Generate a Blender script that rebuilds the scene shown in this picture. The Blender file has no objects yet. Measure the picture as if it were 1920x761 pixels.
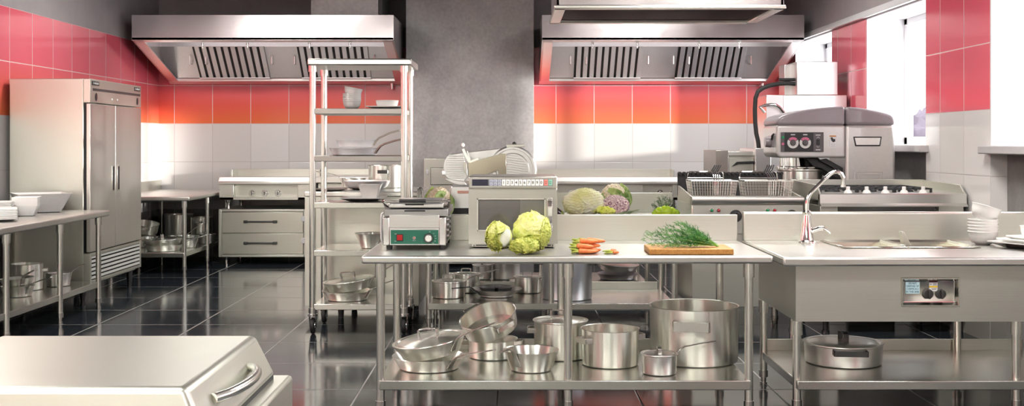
import bpy, bmesh, math, random
from mathutils import Vector, Matrix, noise
random.seed(7)
PI = math.pi
SC = bpy.context.scene
COL = SC.collection
# ---------------------------------------------------------------- camera measures (image taken as 1920 x 761)
F, CX, HY, CH = 2150.0, 960.0, 267.0, 1.44
def PX(px, Y): return (px - CX) * Y / F            # world x of a column at depth Y
def PZ(py, Y): return CH - (py - HY) * Y / F       # world z of a row at depth Y
def YZ(py, z): return F * (CH - z) / (py - HY)     # depth of a point at height z seen at row py
# ---------------------------------------------------------------- materials
MATS = {}
def new_mat(name):
    m = bpy.data.materials.new(name); m.use_nodes = True
    nt = m.node_tree; b = nt.nodes['Principled BSDF']
    return m, nt, b
def srgb(r, g, b):
    def f(c):
        c /= 255.0
        return c / 12.92 if c <= 0.04045 else ((c + 0.055) / 1.055) ** 2.4
    return (f(r), f(g), f(b), 1.0)
def N(nt, t, **kw):
    n = nt.nodes.new(t)
    for k, v in kw.items(): setattr(n, k, v)
    return n
def L(nt, a, b): nt.links.new(a, b)
def math_node(nt, op, a, b=None, clamp=False):
    n = N(nt, 'ShaderNodeMath', operation=op); n.use_clamp = clamp
    for i, v in enumerate((a, b)):
        if v is None: continue
        if isinstance(v, (int, float)): n.inputs[i].default_value = v
        else: L(nt, v, n.inputs[i])
    return n.outputs[0]
def mix_rgb(nt, fac, a, b):
    n = N(nt, 'ShaderNodeMix', data_type='RGBA')
    for s, v in ((n.inputs[0], fac), (n.inputs[6], a), (n.inputs[7], b)):
        if isinstance(v, (int, float, tuple)): s.default_value = v
        else: L(nt, v, s)
    return n.outputs[2]
def plain(name, col, rough=0.5, metal=0.0, spec=0.5, bump=0.0, bscale=40.0, coat=0.0):
    if name in MATS: return MATS[name]
    m, nt, b = new_mat(name)
    b.inputs['Base Color'].default_value = col
    b.inputs['Roughness'].default_value = rough
    b.inputs['Metallic'].default_value = metal
    b.inputs['Specular IOR Level'].default_value = spec
    b.inputs['Coat Weight'].default_value = coat
    tc = N(nt, 'ShaderNodeTexCoord')
    nz = N(nt, 'ShaderNodeTexNoise'); nz.inputs['Scale'].default_value = bscale; nz.inputs['Detail'].default_value = 3
    L(nt, tc.outputs['Object'], nz.inputs['Vector'])
    c = mix_rgb(nt, nz.outputs['Fac'], tuple(x * 0.94 for x in col[:3]) + (1,), tuple(min(1, x * 1.05) for x in col[:3]) + (1,))
    L(nt, c, b.inputs['Base Color'])
    if bump:
        bp = N(nt, 'ShaderNodeBump'); bp.inputs['Strength'].default_value = bump; bp.inputs['Distance'].default_value = 0.01
        L(nt, nz.outputs['Fac'], bp.inputs['Height']); L(nt, bp.outputs['Normal'], b.inputs['Normal'])
    MATS[name] = m
    return m
def steel(name, col=(0.70, 0.68, 0.635, 1), rough=0.28, brush=None, aniso=0.0, var=0.10, blot=1.6, metal=1.0):
    """brushed stainless steel; brush = axis the grain runs along"""
    if name in MATS: return MATS[name]
    m, nt, b = new_mat(name)
    b.inputs['Metallic'].default_value = metal
    tc = N(nt, 'ShaderNodeTexCoord')
    nz = N(nt, 'ShaderNodeTexNoise'); nz.inputs['Scale'].default_value = blot; nz.inputs['Detail'].default_value = 2
    L(nt, tc.outputs['Object'], nz.inputs['Vector'])
    r = math_node(nt, 'MULTIPLY_ADD', nz.outputs['Fac'], var); r.node.inputs[2].default_value = rough - var * 0.5
    L(nt, r, b.inputs['Roughness'])
    fac = nz.outputs['Fac']
    if brush:
        mp = N(nt, 'ShaderNodeMapping')
        s = {'x': (2, 260, 260), 'y': (260, 2, 260), 'z': (260, 260, 2), 'ring': (1, 1, 1)}[brush]
        mp.inputs['Scale'].default_value = s
        L(nt, tc.outputs['Object'], mp.inputs['Vector'])
        n2 = N(nt, 'ShaderNodeTexNoise'); n2.inputs['Scale'].default_value = 1.0; n2.inputs['Detail'].default_value = 2
        L(nt, mp.outputs['Vector'], n2.inputs['Vector']); fac = n2.outputs['Fac']
    c = mix_rgb(nt, fac, tuple(x * 0.93 for x in col[:3]) + (1,), tuple(min(1, x * 1.06) for x in col[:3]) + (1,))
    L(nt, c, b.inputs['Base Color'])
    if aniso:
        b.inputs['Anisotropic'].default_value = aniso
        tg = N(nt, 'ShaderNodeTangent', direction_type='RADIAL', axis='Z')
        L(nt, tg.outputs['Tangent'], b.inputs['Tangent']); b.inputs['Anisotropic Rotation'].default_value = 0.25
    MATS[name] = m
    return m
M_SHEET = steel('brushed sheet steel', (0.66, 0.66, 0.60, 1), 0.35, 'x', metal=0.92)
M_SHEETY = steel('brushed sheet steel side', (0.72, 0.715, 0.64, 1), 0.38, 'y', metal=0.9)
M_TOP = steel('worktop steel', (0.75, 0.74, 0.70, 1), 0.33, None, var=0.16)
M_SHELF = steel('shelf steel', (0.68, 0.675, 0.63, 1), 0.24, None, var=0.14)
M_SHELFSHADE = steel('shaded shelf steel', (0.34, 0.32, 0.305, 1), 0.3, None, var=0.1)  # darker shelf steel; shade of the upper rack shelves put into the colour
M_TUBE = steel('tube steel', (0.79, 0.785, 0.73, 1), 0.24, 'z', var=0.05)
M_POT = steel('spun pot steel', (0.86, 0.865, 0.80, 1), 0.30, None, aniso=0.88, var=0.04)
M_POTIN = steel('pot inside steel', (0.66, 0.63, 0.58, 1), 0.30, None, aniso=0.85, var=0.04)
M_SATIN = steel('satin pot steel', (0.68, 0.67, 0.65, 1), 0.36, None, aniso=0.3, var=0.05)
M_BLUESATIN = steel('cool satin steel', (0.66, 0.69, 0.74, 1), 0.36, None, aniso=0.3, var=0.05)
M_GREYPAN = steel('dark grey pan metal', (0.36, 0.36, 0.37, 1), 0.4, None, var=0.05)
M_CHROME = steel('chrome', (0.86, 0.85, 0.83, 1), 0.06, None, var=0.02)
M_HANDLE = steel('handle steel', (0.60, 0.58, 0.55, 1), 0.22, None, var=0.05)
M_DARKH = steel('dark handle metal', (0.10, 0.10, 0.10, 1), 0.35, None, var=0.05)
M_HOOD = steel('hood steel', (0.66, 0.61, 0.62, 1), 0.20, None, var=0.13, blot=3.0)
M_FILT = plain('filter aluminium', (0.70, 0.68, 0.68, 1), 0.34, 0.6)
M_HOODIN = steel('hood inner steel', (0.72, 0.70, 0.70, 1), 0.34, None, var=0.12)
M_BLACK = plain('black plastic', (0.012, 0.012, 0.013, 1), 0.4)
M_RUBBER = plain('black rubber', (0.015, 0.015, 0.015, 1), 0.6)
M_VOID = plain('dark recess', (0.01, 0.01, 0.011, 1), 0.6)
M_IRON = plain('cast iron', (0.02, 0.02, 0.022, 1), 0.5, bump=0.2, bscale=200)
M_PORC = plain('white porcelain', (0.86, 0.85, 0.82, 1), 0.14)
M_PORCG = plain('greyish porcelain', (0.70, 0.69, 0.66, 1), 0.15)
M_WHITE = plain('white paint', (0.80, 0.79, 0.80, 1), 0.4)
M_WHITEKEY = plain('white key plastic', (0.72, 0.72, 0.70, 1), 0.4)
M_RED = plain('red plastic', (0.62, 0.03, 0.03, 1), 0.3)
M_GREEN = plain('green enamel panel', (0.015, 0.16, 0.10, 1), 0.35)
M_TEXTBLK = plain('black print', (0.015, 0.015, 0.018, 1), 0.5)
M_TEXTWHT = plain('white print', (0.75, 0.75, 0.73, 1), 0.5)
# ---------------------------------------------------------------- mesh builder
class MB:
    def __init__(s, M=None):
        s.bm = bmesh.new(); s.M = M or Matrix.Identity(4)
    def v(s, x, y=None, z=None):
        p = Vector(x) if y is None else Vector((x, y, z))
        return s.bm.verts.new(s.M @ p)
    def f(s, vs):
        try: return s.bm.faces.new(vs)
        except ValueError: return None
    def box(s, x0, x1, y0, y1, z0, z1):
        c = [s.v(x, y, z) for z in (z0, z1) for y in (y0, y1) for x in (x0, x1)]
        for q in ((0, 2, 3, 1), (4, 5, 7, 6), (0, 1, 5, 4), (2, 6, 7, 3), (0, 4, 6, 2), (1, 3, 7, 5)):
            s.f([c[i] for i in q])
        return s
    def prism(s, pts, axis, a, b):
        def mk(p, t):
            return {'x': (t, p[0], p[1]), 'y': (p[0], t, p[1]), 'z': (p[0], p[1], t)}[axis]
        A = [s.v(mk(p, a)) for p in pts]; B = [s.v(mk(p, b)) for p in pts]
        s.f(A); s.f(B[::-1]); n = len(pts)
        for i in range(n): s.f([A[i], A[(i + 1) % n], B[(i + 1) % n], B[i]])
        return s
    def quad(s, a, b, c, d): s.f([s.v(a), s.v(b), s.v(c), s.v(d)]); return s
    def cyl(s, p0, p1, r0, r1=None, seg=20, caps=True):
        return s.sweep([p0, p1], [r0, r0 if r1 is None else r1], seg, caps)
    def frames(s, pts, up=None):
        P = [Vector(p) for p in pts]; T = []
        for i in range(len(P)):
            a = P[max(0, i - 1)]; b = P[min(len(P) - 1, i + 1)]
            if 0 < i < len(P) - 1: t = (P[i] - a).normalized() + (b - P[i]).normalized()
            else: t = b - a
            T.append(t.normalized() if t.length > 1e-9 else Vector((0, 0, 1)))
        if up is None:
            up = Vector((0, 0, 1)) if abs(T[0].z) < 0.9 else Vector((1, 0, 0))
        n = Vector(up); out = []
        for i, t in enumerate(T):
            n = n - t * n.dot(t)
            if n.length < 1e-6: n = t.orthogonal()
            n.normalize(); out.append((P[i], t, n.copy(), t.cross(n)))
        return out
    def sweep(s, pts, r, seg=8, caps=True, closed=False):
        fr = s.frames(pts); R = r if isinstance(r, (list, tuple)) else [r] * len(pts); rings = []
        for (p, t, n, b), rr in zip(fr, R):
            rings.append([s.v(p + n * (rr * math.cos(2 * PI * k / seg)) + b * (rr * math.sin(2 * PI * k / seg))) for k in range(seg)])
        m = len(rings)
        for i in range(m if closed else m - 1):
            A = rings[i]; B = rings[(i + 1) % m]
            for k in range(seg): s.f([A[k], A[(k + 1) % seg], B[(k + 1) % seg], B[k]])
        if caps and not closed: s.f(rings[0][::-1]); s.f(rings[-1])
        return s
    def strap(s, pts, w, t, up=(0, 0, 1)):
        """flat bar: width w across, thickness t along the normal nearest up"""
        fr = s.frames(pts, up); W = w if isinstance(w, (list, tuple)) else [w] * len(pts); rings = []
        for (p, T, n, b), ww in zip(fr, W):
            rings.append([s.v(p + b * (ww / 2 * i) + n * (t / 2 * j)) for i, j in ((-1, -1), (1, -1), (1, 1), (-1, 1))])
        for A, B in zip(rings, rings[1:]):
            for k in range(4): s.f([A[k], A[(k + 1) % 4], B[(k + 1) % 4], B[k]])
        s.f(rings[0][::-1]); s.f(rings[-1]); return s
    def lathe(s, prof, seg=48, c=(0, 0, 0)):
        rings = []
        for r, z in prof:
            if r < 1e-6: rings.append([s.v(c[0], c[1], c[2] + z)])
            else: rings.append([s.v(c[0] + r * math.cos(2 * PI * k / seg), c[1] + r * math.sin(2 * PI * k / seg), c[2] + z) for k in range(seg)])
        for A, B in zip(rings, rings[1:]):
            for k in range(seg):
                k2 = (k + 1) % seg
                if len(A) == 1 and len(B) == 1: continue
                if len(A) == 1: s.f([A[0], B[k], B[k2]])
                elif len(B) == 1: s.f([A[k], A[k2], B[0]])
                else: s.f([A[k], A[k2], B[k2], B[k]])
        return s
    def grid(s, fn, nu, nv):
        g = [[s.v(fn(i / nu, j / nv)) for j in range(nv + 1)] for i in range(nu + 1)]
        for i in range(nu):
            for j in range(nv): s.f([g[i][j], g[i + 1][j], g[i + 1][j + 1], g[i][j + 1]])
        return s
    def blob(s, c, r, n=2, amp=0.0, fr=3.0, sx=1, sy=1, sz=1, seed=0):
        tmp = bmesh.new(); bmesh.ops.create_icosphere(tmp, subdivisions=n, radius=1.0)
        mp = {}
        for v in tmp.verts:
            d = v.co.normalized(); k = 1 + amp * noise.noise(d * fr + Vector((seed, seed * 2.1, 3)))
            mp[v] = s.v(c[0] + d.x * r * sx * k, c[1] + d.y * r * sy * k, c[2] + d.z * r * sz * k)
        for q in tmp.faces: s.f([mp[v] for v in q.verts])
        tmp.free(); return s
    def build(s, name, mat, parent=None, at=None, bev=0.0, seg=2, ang=38, solid=0.0, recalc=True):
        if recalc: bmesh.ops.recalc_face_normals(s.bm, faces=s.bm.faces[:])
        me = bpy.data.meshes.new(name); s.bm.to_mesh(me); s.bm.free()
        me.materials.append(mat)
        me.shade_smooth(); me.set_sharp_from_angle(angle=math.radians(ang))
        o = bpy.data.objects.new(name, me); COL.objects.link(o)
        if parent is not None:
            top = parent
            while top.parent: top = top.parent
            me.transform(Matrix.Translation(-top.location)); o.parent = parent
        elif at is not None:
            me.transform(Matrix.Translation(-Vector(at))); o.location = at
        if solid:
            m = o.modifiers.new('thickness', 'SOLIDIFY'); m.thickness = solid; m.offset = 0
        if bev:
            m = o.modifiers.new('edge', 'BEVEL'); m.width = bev; m.segments = seg; m.limit_method = 'ANGLE'; m.angle_limit = math.radians(40)
            m.harden_normals = False
        return o
def rest(t, z):
    """lower or lift a thing so that its lowest point lies just on the surface z"""
    lo = 1e9; st = [t]
    while st:
        o = st.pop(); st += list(o.children)
        if o.type == 'MESH': lo = min(lo, min(v.co.z for v in o.data.vertices))
    t.location.z += z + 0.0028 - (lo + t.location.z)
    return t
LABELS = {}
def tag(o, label, cat, group=None):
    n = len(label.split())
    if not 4 <= n <= 16: print('LABEL LENGTH', n, label)
    if label in LABELS: print('LABEL TWICE', label)
    LABELS[label] = o.name
    o['label'] = label; o['category'] = cat
    if group: o['group'] = group
    elif 'group' in o: del o['group']
    return o
def thing(name, label, cat, loc=(0, 0, 0), group=None):
    o = bpy.data.objects.new(name, None); o.empty_display_size = 0.1; COL.objects.link(o)
    o.location = loc
    if label: tag(o, label, cat, group)
    return o
def struct(o):
    o['kind'] = 'structure'; return o
def box(name, mat, x0, x1, y0, y1, z0, z1, parent=None, bev=0.003, at=None):
    return MB().box(x0, x1, y0, y1, z0, z1).build(name, mat, parent, at, bev)
def copy_tree(o, parent=None):
    c = o.copy(); COL.objects.link(c); c.parent = parent
    for ch in list(o.children): copy_tree(ch, c)
    return c
def text(name, body, mat, height, loc, parent, facing='front', width=None, depth=0.0008, align='CENTER', space=1.0):
    cu = bpy.data.curves.new(name, 'FONT'); cu.body = body; cu.align_x = align; cu.align_y = 'CENTER'; cu.extrude = depth; cu.space_line = space
    t = bpy.data.objects.new(name, cu); COL.objects.link(t)
    dg = bpy.context.evaluated_depsgraph_get(); dg.update()
    me = bpy.data.meshes.new_from_object(t.evaluated_get(dg)); me.name = name
    bpy.data.objects.remove(t); bpy.data.curves.remove(cu)
    xs = [v.co.x for v in me.vertices]; ys = [v.co.y for v in me.vertices]
    sy = height / (max(ys) - min(ys)); sx = sy if width is None else width / (max(xs) - min(xs))
    me.transform(Matrix.Diagonal((sx, sy, 1, 1)))
    rot = {'front': Matrix.Rotation(PI / 2, 4, 'X'), 'right': Matrix.Rotation(PI / 2, 4, 'Z') @ Matrix.Rotation(PI / 2, 4, 'X')}[facing]
    me.transform(Matrix.Translation(loc) @ rot)
    me.materials.clear(); me.materials.append(mat)
    o = bpy.data.objects.new(name, me); COL.objects.link(o)
    top = parent
    while top.parent: top = top.parent
    me.transform(Matrix.Translation(-top.location)); o.parent = parent
    return o
# ================================================================ the room
XL, XR, YB, YR, ZC = -4.455, 3.43, 14.47, -3.0, 3.42
TILE = 0.4815; ZRED = 1.6756; ZTOP = 2.638
def tile_mat(name, axis, u0, warm_cast):
    m, nt, b = new_mat(name)
    g = N(nt, 'ShaderNodeNewGeometry'); sp = N(nt, 'ShaderNodeSeparateXYZ'); L(nt, g.outputs['Position'], sp.inputs[0])
    u = sp.outputs[axis]; z = sp.outputs['Z']
    def line(c, off):
        t = math_node(nt, 'DIVIDE', math_node(nt, 'SUBTRACT', c, off), TILE)
        fr = math_node(nt, 'FRACT', t)
        d = math_node(nt, 'MINIMUM', fr, math_node(nt, 'SUBTRACT', 1.0, fr))
        return d, math_node(nt, 'FLOOR', t)
    du, iu = line(u, u0 - 20 * TILE); dz, iz = line(z, ZRED - 10 * TILE)
    d = math_node(nt, 'MINIMUM', du, dz)
    grout = math_node(nt, 'LESS_THAN', d, 0.0085)
    red = math_node(nt, 'GREATER_THAN', z, ZRED)
    cb = N(nt, 'ShaderNodeCombineXYZ'); L(nt, iu, cb.inputs[0]); L(nt, iz, cb.inputs[1])
    wn = N(nt, 'ShaderNodeTexWhiteNoise', noise_dimensions='2D'); L(nt, cb.outputs[0], wn.inputs['Vector'])
    ramp = N(nt, 'ShaderNodeValToRGB')
    e = ramp.color_ramp.elements
    hz = math_node(nt, 'DIVIDE', math_node(nt, 'SUBTRACT', z, ZRED), 2 * TILE)
    L(nt, hz, ramp.inputs['Fac'])
    if warm_cast:  # warm light tint painted into the red tiles, fading upward
        e[0].position = 0.0; e[0].color = srgb(246, 122, 74)
        e[1].position = 0.55; e[1].color = srgb(238, 102, 120)
        x = ramp.color_ramp.elements.new(0.25); x.color = srgb(242, 100, 86)
    else:
        e[0].position = 0.0; e[0].color = srgb(240, 100, 118); e[1].position = 1.0; e[1].color = srgb(238, 100, 120)
    white = mix_rgb(nt, wn.outputs['Value'], (0.77, 0.745, 0.72, 1), (0.84, 0.815, 0.80, 1))
    rv = mix_rgb(nt, wn.outputs['Value'], (0, 0, 0, 1), (0.06, 0.05, 0.05, 1))
    addn = N(nt, 'ShaderNodeMix', data_type='RGBA', blend_type='ADD'); addn.inputs[0].default_value = 0.5
    L(nt, ramp.outputs['Color'], addn.inputs[6]); L(nt, rv, addn.inputs[7])
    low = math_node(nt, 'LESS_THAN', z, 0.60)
    white = mix_rgb(nt, low, white, (0.30, 0.29, 0.26, 1))  # darker lower band paints in the wall's shade and floor reflection
    tilec = mix_rgb(nt, red, white, addn.outputs[2])
    gcol = mix_rgb(nt, red, (0.62, 0.58, 0.56, 1), (0.85, 0.62, 0.60, 1))
    tilec = mix_rgb(nt, grout, tilec, gcol)
    # plaster above the tiles
    nz = N(nt, 'ShaderNodeTexNoise'); nz.inputs['Scale'].default_value = 3.0; nz.inputs['Detail'].default_value = 8; nz.inputs['Roughness'].default_value = 0.7
    L(nt, g.outputs['Position'], nz.inputs['Vector'])
    pl = mix_rgb(nt, nz.outputs['Fac'], (0.30, 0.265, 0.275, 1), (0.46, 0.42, 0.425, 1))
    up = math_node(nt, 'GREATER_THAN', z, ZTOP)
    L(nt, mix_rgb(nt, up, tilec, pl), b.inputs['Base Color'])
    r1 = math_node(nt, 'MULTIPLY', grout, 0.5)
    r = math_node(nt, 'MAXIMUM', math_node(nt, 'MAXIMUM', r1, math_node(nt, 'MULTIPLY', up, 0.75)), 0.13)
    L(nt, r, b.inputs['Roughness'])
    h = math_node(nt, 'MULTIPLY', math_node(nt, 'MINIMUM', d, 0.016), math_node(nt, 'SUBTRACT', 1.0, up))
    bp = N(nt, 'ShaderNodeBump'); bp.inputs['Strength'].default_value = 0.6; bp.inputs['Distance'].default_value = 0.12
    L(nt, h, bp.inputs['Height']); L(nt, bp.outputs['Normal'], b.inputs['Normal'])
    return m
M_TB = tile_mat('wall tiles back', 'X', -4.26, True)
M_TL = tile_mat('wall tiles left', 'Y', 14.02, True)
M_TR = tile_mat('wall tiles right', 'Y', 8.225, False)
def plaster_mat(name, c0, c1, rough=0.7, scale=2.5, bump=0.12):
    m, nt, b = new_mat(name)
    g = N(nt, 'ShaderNodeNewGeometry')
    n1 = N(nt, 'ShaderNodeTexNoise'); n1.inputs['Scale'].default_value = scale; n1.inputs['Detail'].default_value = 9; n1.inputs['Roughness'].default_value = 0.68
    n2 = N(nt, 'ShaderNodeTexNoise'); n2.inputs['Scale'].default_value = 26; n2.inputs['Detail'].default_value = 6
    L(nt, g.outputs['Position'], n1.inputs['Vector']); L(nt, g.outputs['Position'], n2.inputs['Vector'])
    f = math_node(nt, 'MULTIPLY_ADD', n2.outputs['Fac'], 0.45); f.node.inputs[2].default_value = -0.22
    f = math_node(nt, 'ADD', n1.outputs['Fac'], f, True)
    rp = N(nt, 'ShaderNodeValToRGB'); rp.color_ramp.elements[0].position = 0.3; rp.color_ramp.elements[1].position = 0.7
    rp.color_ramp.elements[0].color = c0; rp.color_ramp.elements[1].color = c1
    L(nt, f, rp.inputs['Fac']); L(nt, rp.outputs['Color'], b.inputs['Base Color'])
    b.inputs['Roughness'].default_value = rough
    bp = N(nt, 'ShaderNodeBump'); bp.inputs['Strength'].default_value = bump; bp.inputs['Distance'].default_value = 0.02
    L(nt, n2.outputs['Fac'], bp.inputs['Height']); L(nt, bp.outputs['Normal'], b.inputs['Normal'])
    return m
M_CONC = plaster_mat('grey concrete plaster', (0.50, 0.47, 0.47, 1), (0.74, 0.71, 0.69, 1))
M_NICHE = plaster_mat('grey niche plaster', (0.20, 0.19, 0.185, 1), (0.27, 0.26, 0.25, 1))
M_CEIL = plaster_mat('ceiling paint', (0.34, 0.32, 0.32, 1), (0.42, 0.40, 0.40, 1))
M_REAR = plaster_mat('rear wall paint', (0.74, 0.75, 0.67, 1), (0.80, 0.81, 0.73, 1), bump=0.0)
def floor_mat():
    m, nt, b = new_mat('dark floor tiles')
    g = N(nt, 'ShaderNodeNewGeometry'); sp = N(nt, 'ShaderNodeSeparateXYZ'); L(nt, g.outputs['Position'], sp.inputs[0])
    def line(c, off, s):
        t = math_node(nt, 'DIVIDE', math_node(nt, 'SUBTRACT', c, off), s); fr = math_node(nt, 'FRACT', t)
        return math_node(nt, 'MULTIPLY', math_node(nt, 'MINIMUM', fr, math_node(nt, 'SUBTRACT', 1.0, fr)), s), math_node(nt, 'FLOOR', t)
    dx, ix = line(sp.outputs['X'], -1.682 - 16.0, 0.80); dy, iy = line(sp.outputs['Y'], 13.01 - 31.6, 0.79)
    d = math_node(nt, 'MINIMUM', dx, dy)
    grout = math_node(nt, 'LESS_THAN', d, 0.0042)
    cb = N(nt, 'ShaderNodeCombineXYZ'); L(nt, ix, cb.inputs[0]); L(nt, iy, cb.inputs[1])
    wn = N(nt, 'ShaderNodeTexWhiteNoise', noise_dimensions='2D'); L(nt, cb.outputs[0], wn.inputs['Vector'])
    c = mix_rgb(nt, wn.outputs['Value'], (0.021, 0.026, 0.033, 1), (0.029, 0.035, 0.043, 1))
    L(nt, mix_rgb(nt, grout, c, (0.34, 0.33, 0.31, 1)), b.inputs['Base Color'])
    nz = N(nt, 'ShaderNodeTexNoise'); nz.inputs['Scale'].default_value = 5; nz.inputs['Detail'].default_value = 4
    L(nt, g.outputs['Position'], nz.inputs['Vector'])
    r = math_node(nt, 'MULTIPLY_ADD', nz.outputs['Fac'], 0.08); r.node.inputs[2].default_value = 0.065
    L(nt, math_node(nt, 'MAXIMUM', r, math_node(nt, 'MULTIPLY', grout, 0.6)), b.inputs['Roughness'])
    b.inputs['IOR'].default_value = 1.52
    bp = N(nt, 'ShaderNodeBump'); bp.inputs['Strength'].default_value = 0.4; bp.inputs['Distance'].default_value = 0.3
    L(nt, math_node(nt, 'MINIMUM', d, 0.009), bp.inputs['Height']); L(nt, bp.outputs['Normal'], b.inputs['Normal'])
    return m
struct(MB().box(XL - 0.3, XR + 0.6, YR - 0.3, YB + 0.3, -0.2, 0).build('floor', floor_mat()))
struct(MB().box(XL - 0.3, XR + 0.6, YR - 0.3, YB + 0.3, ZC, ZC + 0.2).build('ceiling', M_CEIL))
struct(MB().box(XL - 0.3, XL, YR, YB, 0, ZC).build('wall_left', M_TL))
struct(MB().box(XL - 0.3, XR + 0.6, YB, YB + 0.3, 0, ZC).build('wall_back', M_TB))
struct(MB().box(XL - 0.3, XR + 0.6, YR - 0.3, YR, 0, ZC).build('wall_rear', M_REAR))
struct(MB().box(PX(761, 14.0), PX(1001, 14.0), 14.0, YB, 0, ZC).build('wall_pillar', M_CONC, bev=0.004))
# right wall: piers between window bays
WIN = [(3.72, 5.31), (6.63, 8.22), (9.50, 11.09), (12.29, 13.88)]  # first bay is an unseen window added to let in light
ZS, RD = 1.418, 0.36
mb = MB(); y = YR
for a, b_ in WIN:
    mb.box(XR, XR + RD, y, a, 0, ZC); y = b_
    mb.box(XR, XR + RD, a, b_, ZTOP, ZC)
mb.box(XR, XR + RD, y, YB, 0, ZC)
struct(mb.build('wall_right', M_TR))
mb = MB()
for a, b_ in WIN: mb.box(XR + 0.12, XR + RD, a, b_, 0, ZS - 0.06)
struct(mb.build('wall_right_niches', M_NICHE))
# reveals of the window bays painted white
mb = MB()
for a, b_ in WIN:
    mb.box(XR, XR + RD, b_ - 0.012, b_, ZS, ZTOP); mb.box(XR, XR + RD, a, a + 0.012, ZS, ZTOP)
    mb.box(XR, XR + RD, a, b_, ZTOP - 0.012, ZTOP)
struct(mb.build('trim_1', M_WHITE))
struct(MB().prism([(XR - 0.045, ZTOP + 0.005), (XR - 0.045, ZTOP + 0.03), (XR - 0.02, ZTOP + 0.075), (XR, ZTOP + 0.075), (XR, ZTOP + 0.005)], 'y', YR, YB).build('trim_2', M_WHITE, bev=0.004))
M_GLASS, nt, b = new_mat('window glass')
tr = N(nt, 'ShaderNodeBsdfTransparent'); gl = N(nt, 'ShaderNodeBsdfGlossy'); gl.inputs['Roughness'].default_value = 0.02
mx = N(nt, 'ShaderNodeMixShader'); fr = N(nt, 'ShaderNodeFresnel'); fr.inputs['IOR'].default_value = 1.45
L(nt, math_node(nt, 'MULTIPLY', fr.outputs[0], 0.25), mx.inputs[0]); L(nt, tr.outputs[0], mx.inputs[1]); L(nt, gl.outputs[0], mx.inputs[2])
L(nt, mx.outputs[0], nt.nodes['Material Output'].inputs['Surface'])
for i, (a, b_) in enumerate(WIN):
    w = bpy.data.objects.new('window_%d' % (i + 1), None); COL.objects.link(w); w.location = (XR + RD, (a + b_) / 2, ZS); struct(w)
    x = XR + RD
    mb = MB()
    mb.box(x, x + 0.06, a, a + 0.09, ZS, ZTOP); mb.box(x, x + 0.06, b_ - 0.09, b_, ZS, ZTOP)
    mb.box(x, x + 0.06, a, b_, ZS, ZS + 0.075); mb.box(x, x + 0.06, a, b_, ZTOP - 0.07, ZTOP)
    mb.box(x, x + 0.06, (a + b_) / 2 - 0.05, (a + b_) / 2 + 0.05, ZS, ZTOP)
    mb.build('window_frame', M_WHITE, w, bev=0.006)
    MB().quad((x + 0.03, a + 0.09, ZS + 0.075), (x + 0.03, b_ - 0.09, ZS + 0.075), (x + 0.03, b_ - 0.09, ZTOP - 0.07), (x + 0.03, a + 0.09, ZTOP - 0.07)).build('window_pane', M_GLASS, w)
    MB().box(XR - 0.075, x, a - 0.06, b_ + 0.05, ZS - 0.06, ZS).build('window_sill', plain('sill stone', (0.55, 0.52, 0.52, 1), 0.3), w, bev=0.008)
# ---------------------------------------------------------------- bushes beyond the window
M_BUSH, nt, b = new_mat('hazy purple foliage')
b.inputs['Base Color'].default_value = srgb(96, 62, 98); b.inputs['Roughness'].default_value = 0.9
nz = N(nt, 'ShaderNodeTexNoise'); nz.inputs['Scale'].default_value = 2.0
L(nt, mix_rgb(nt, nz.outputs['Fac'], srgb(26, 10, 34), srgb(52, 30, 58)), b.inputs['Base Color'])
def bush(x, y, w, h, label, seed):
    t = thing('bush', label, 'bush', (x, y, -1.2))
    rnd = random.Random(seed); mb = MB()
    for k in range(46):
        u = rnd.uniform(-1, 1); q = rnd.random()
        z = -1.2 + q * h * (1 - 0.35 * u * u)
        mb.blob((x + rnd.uniform(-0.6, 0.6), y + u * w / 2, z), rnd.uniform(0.35, 0.7) * (1.1 - 0.5 * q), 3, 0.7, 3.2, seed=k + seed)
    mb.build('foliage', M_BUSH, t, ang=180)
    MB().cyl((x, y, -1.2), (x, y, -0.2), 0.12, 0.08).build('trunk', M_BUSH, t)
bush(11.2, 31.3, 4.2, 3.45, 'hazy purple bush outside, taller one seen through the window behind the mixer', 3)
bush(12.9, 36.6, 4.5, 2.9, 'hazy purple bush outside, farther and lower one behind the taller bush', 9)
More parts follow.
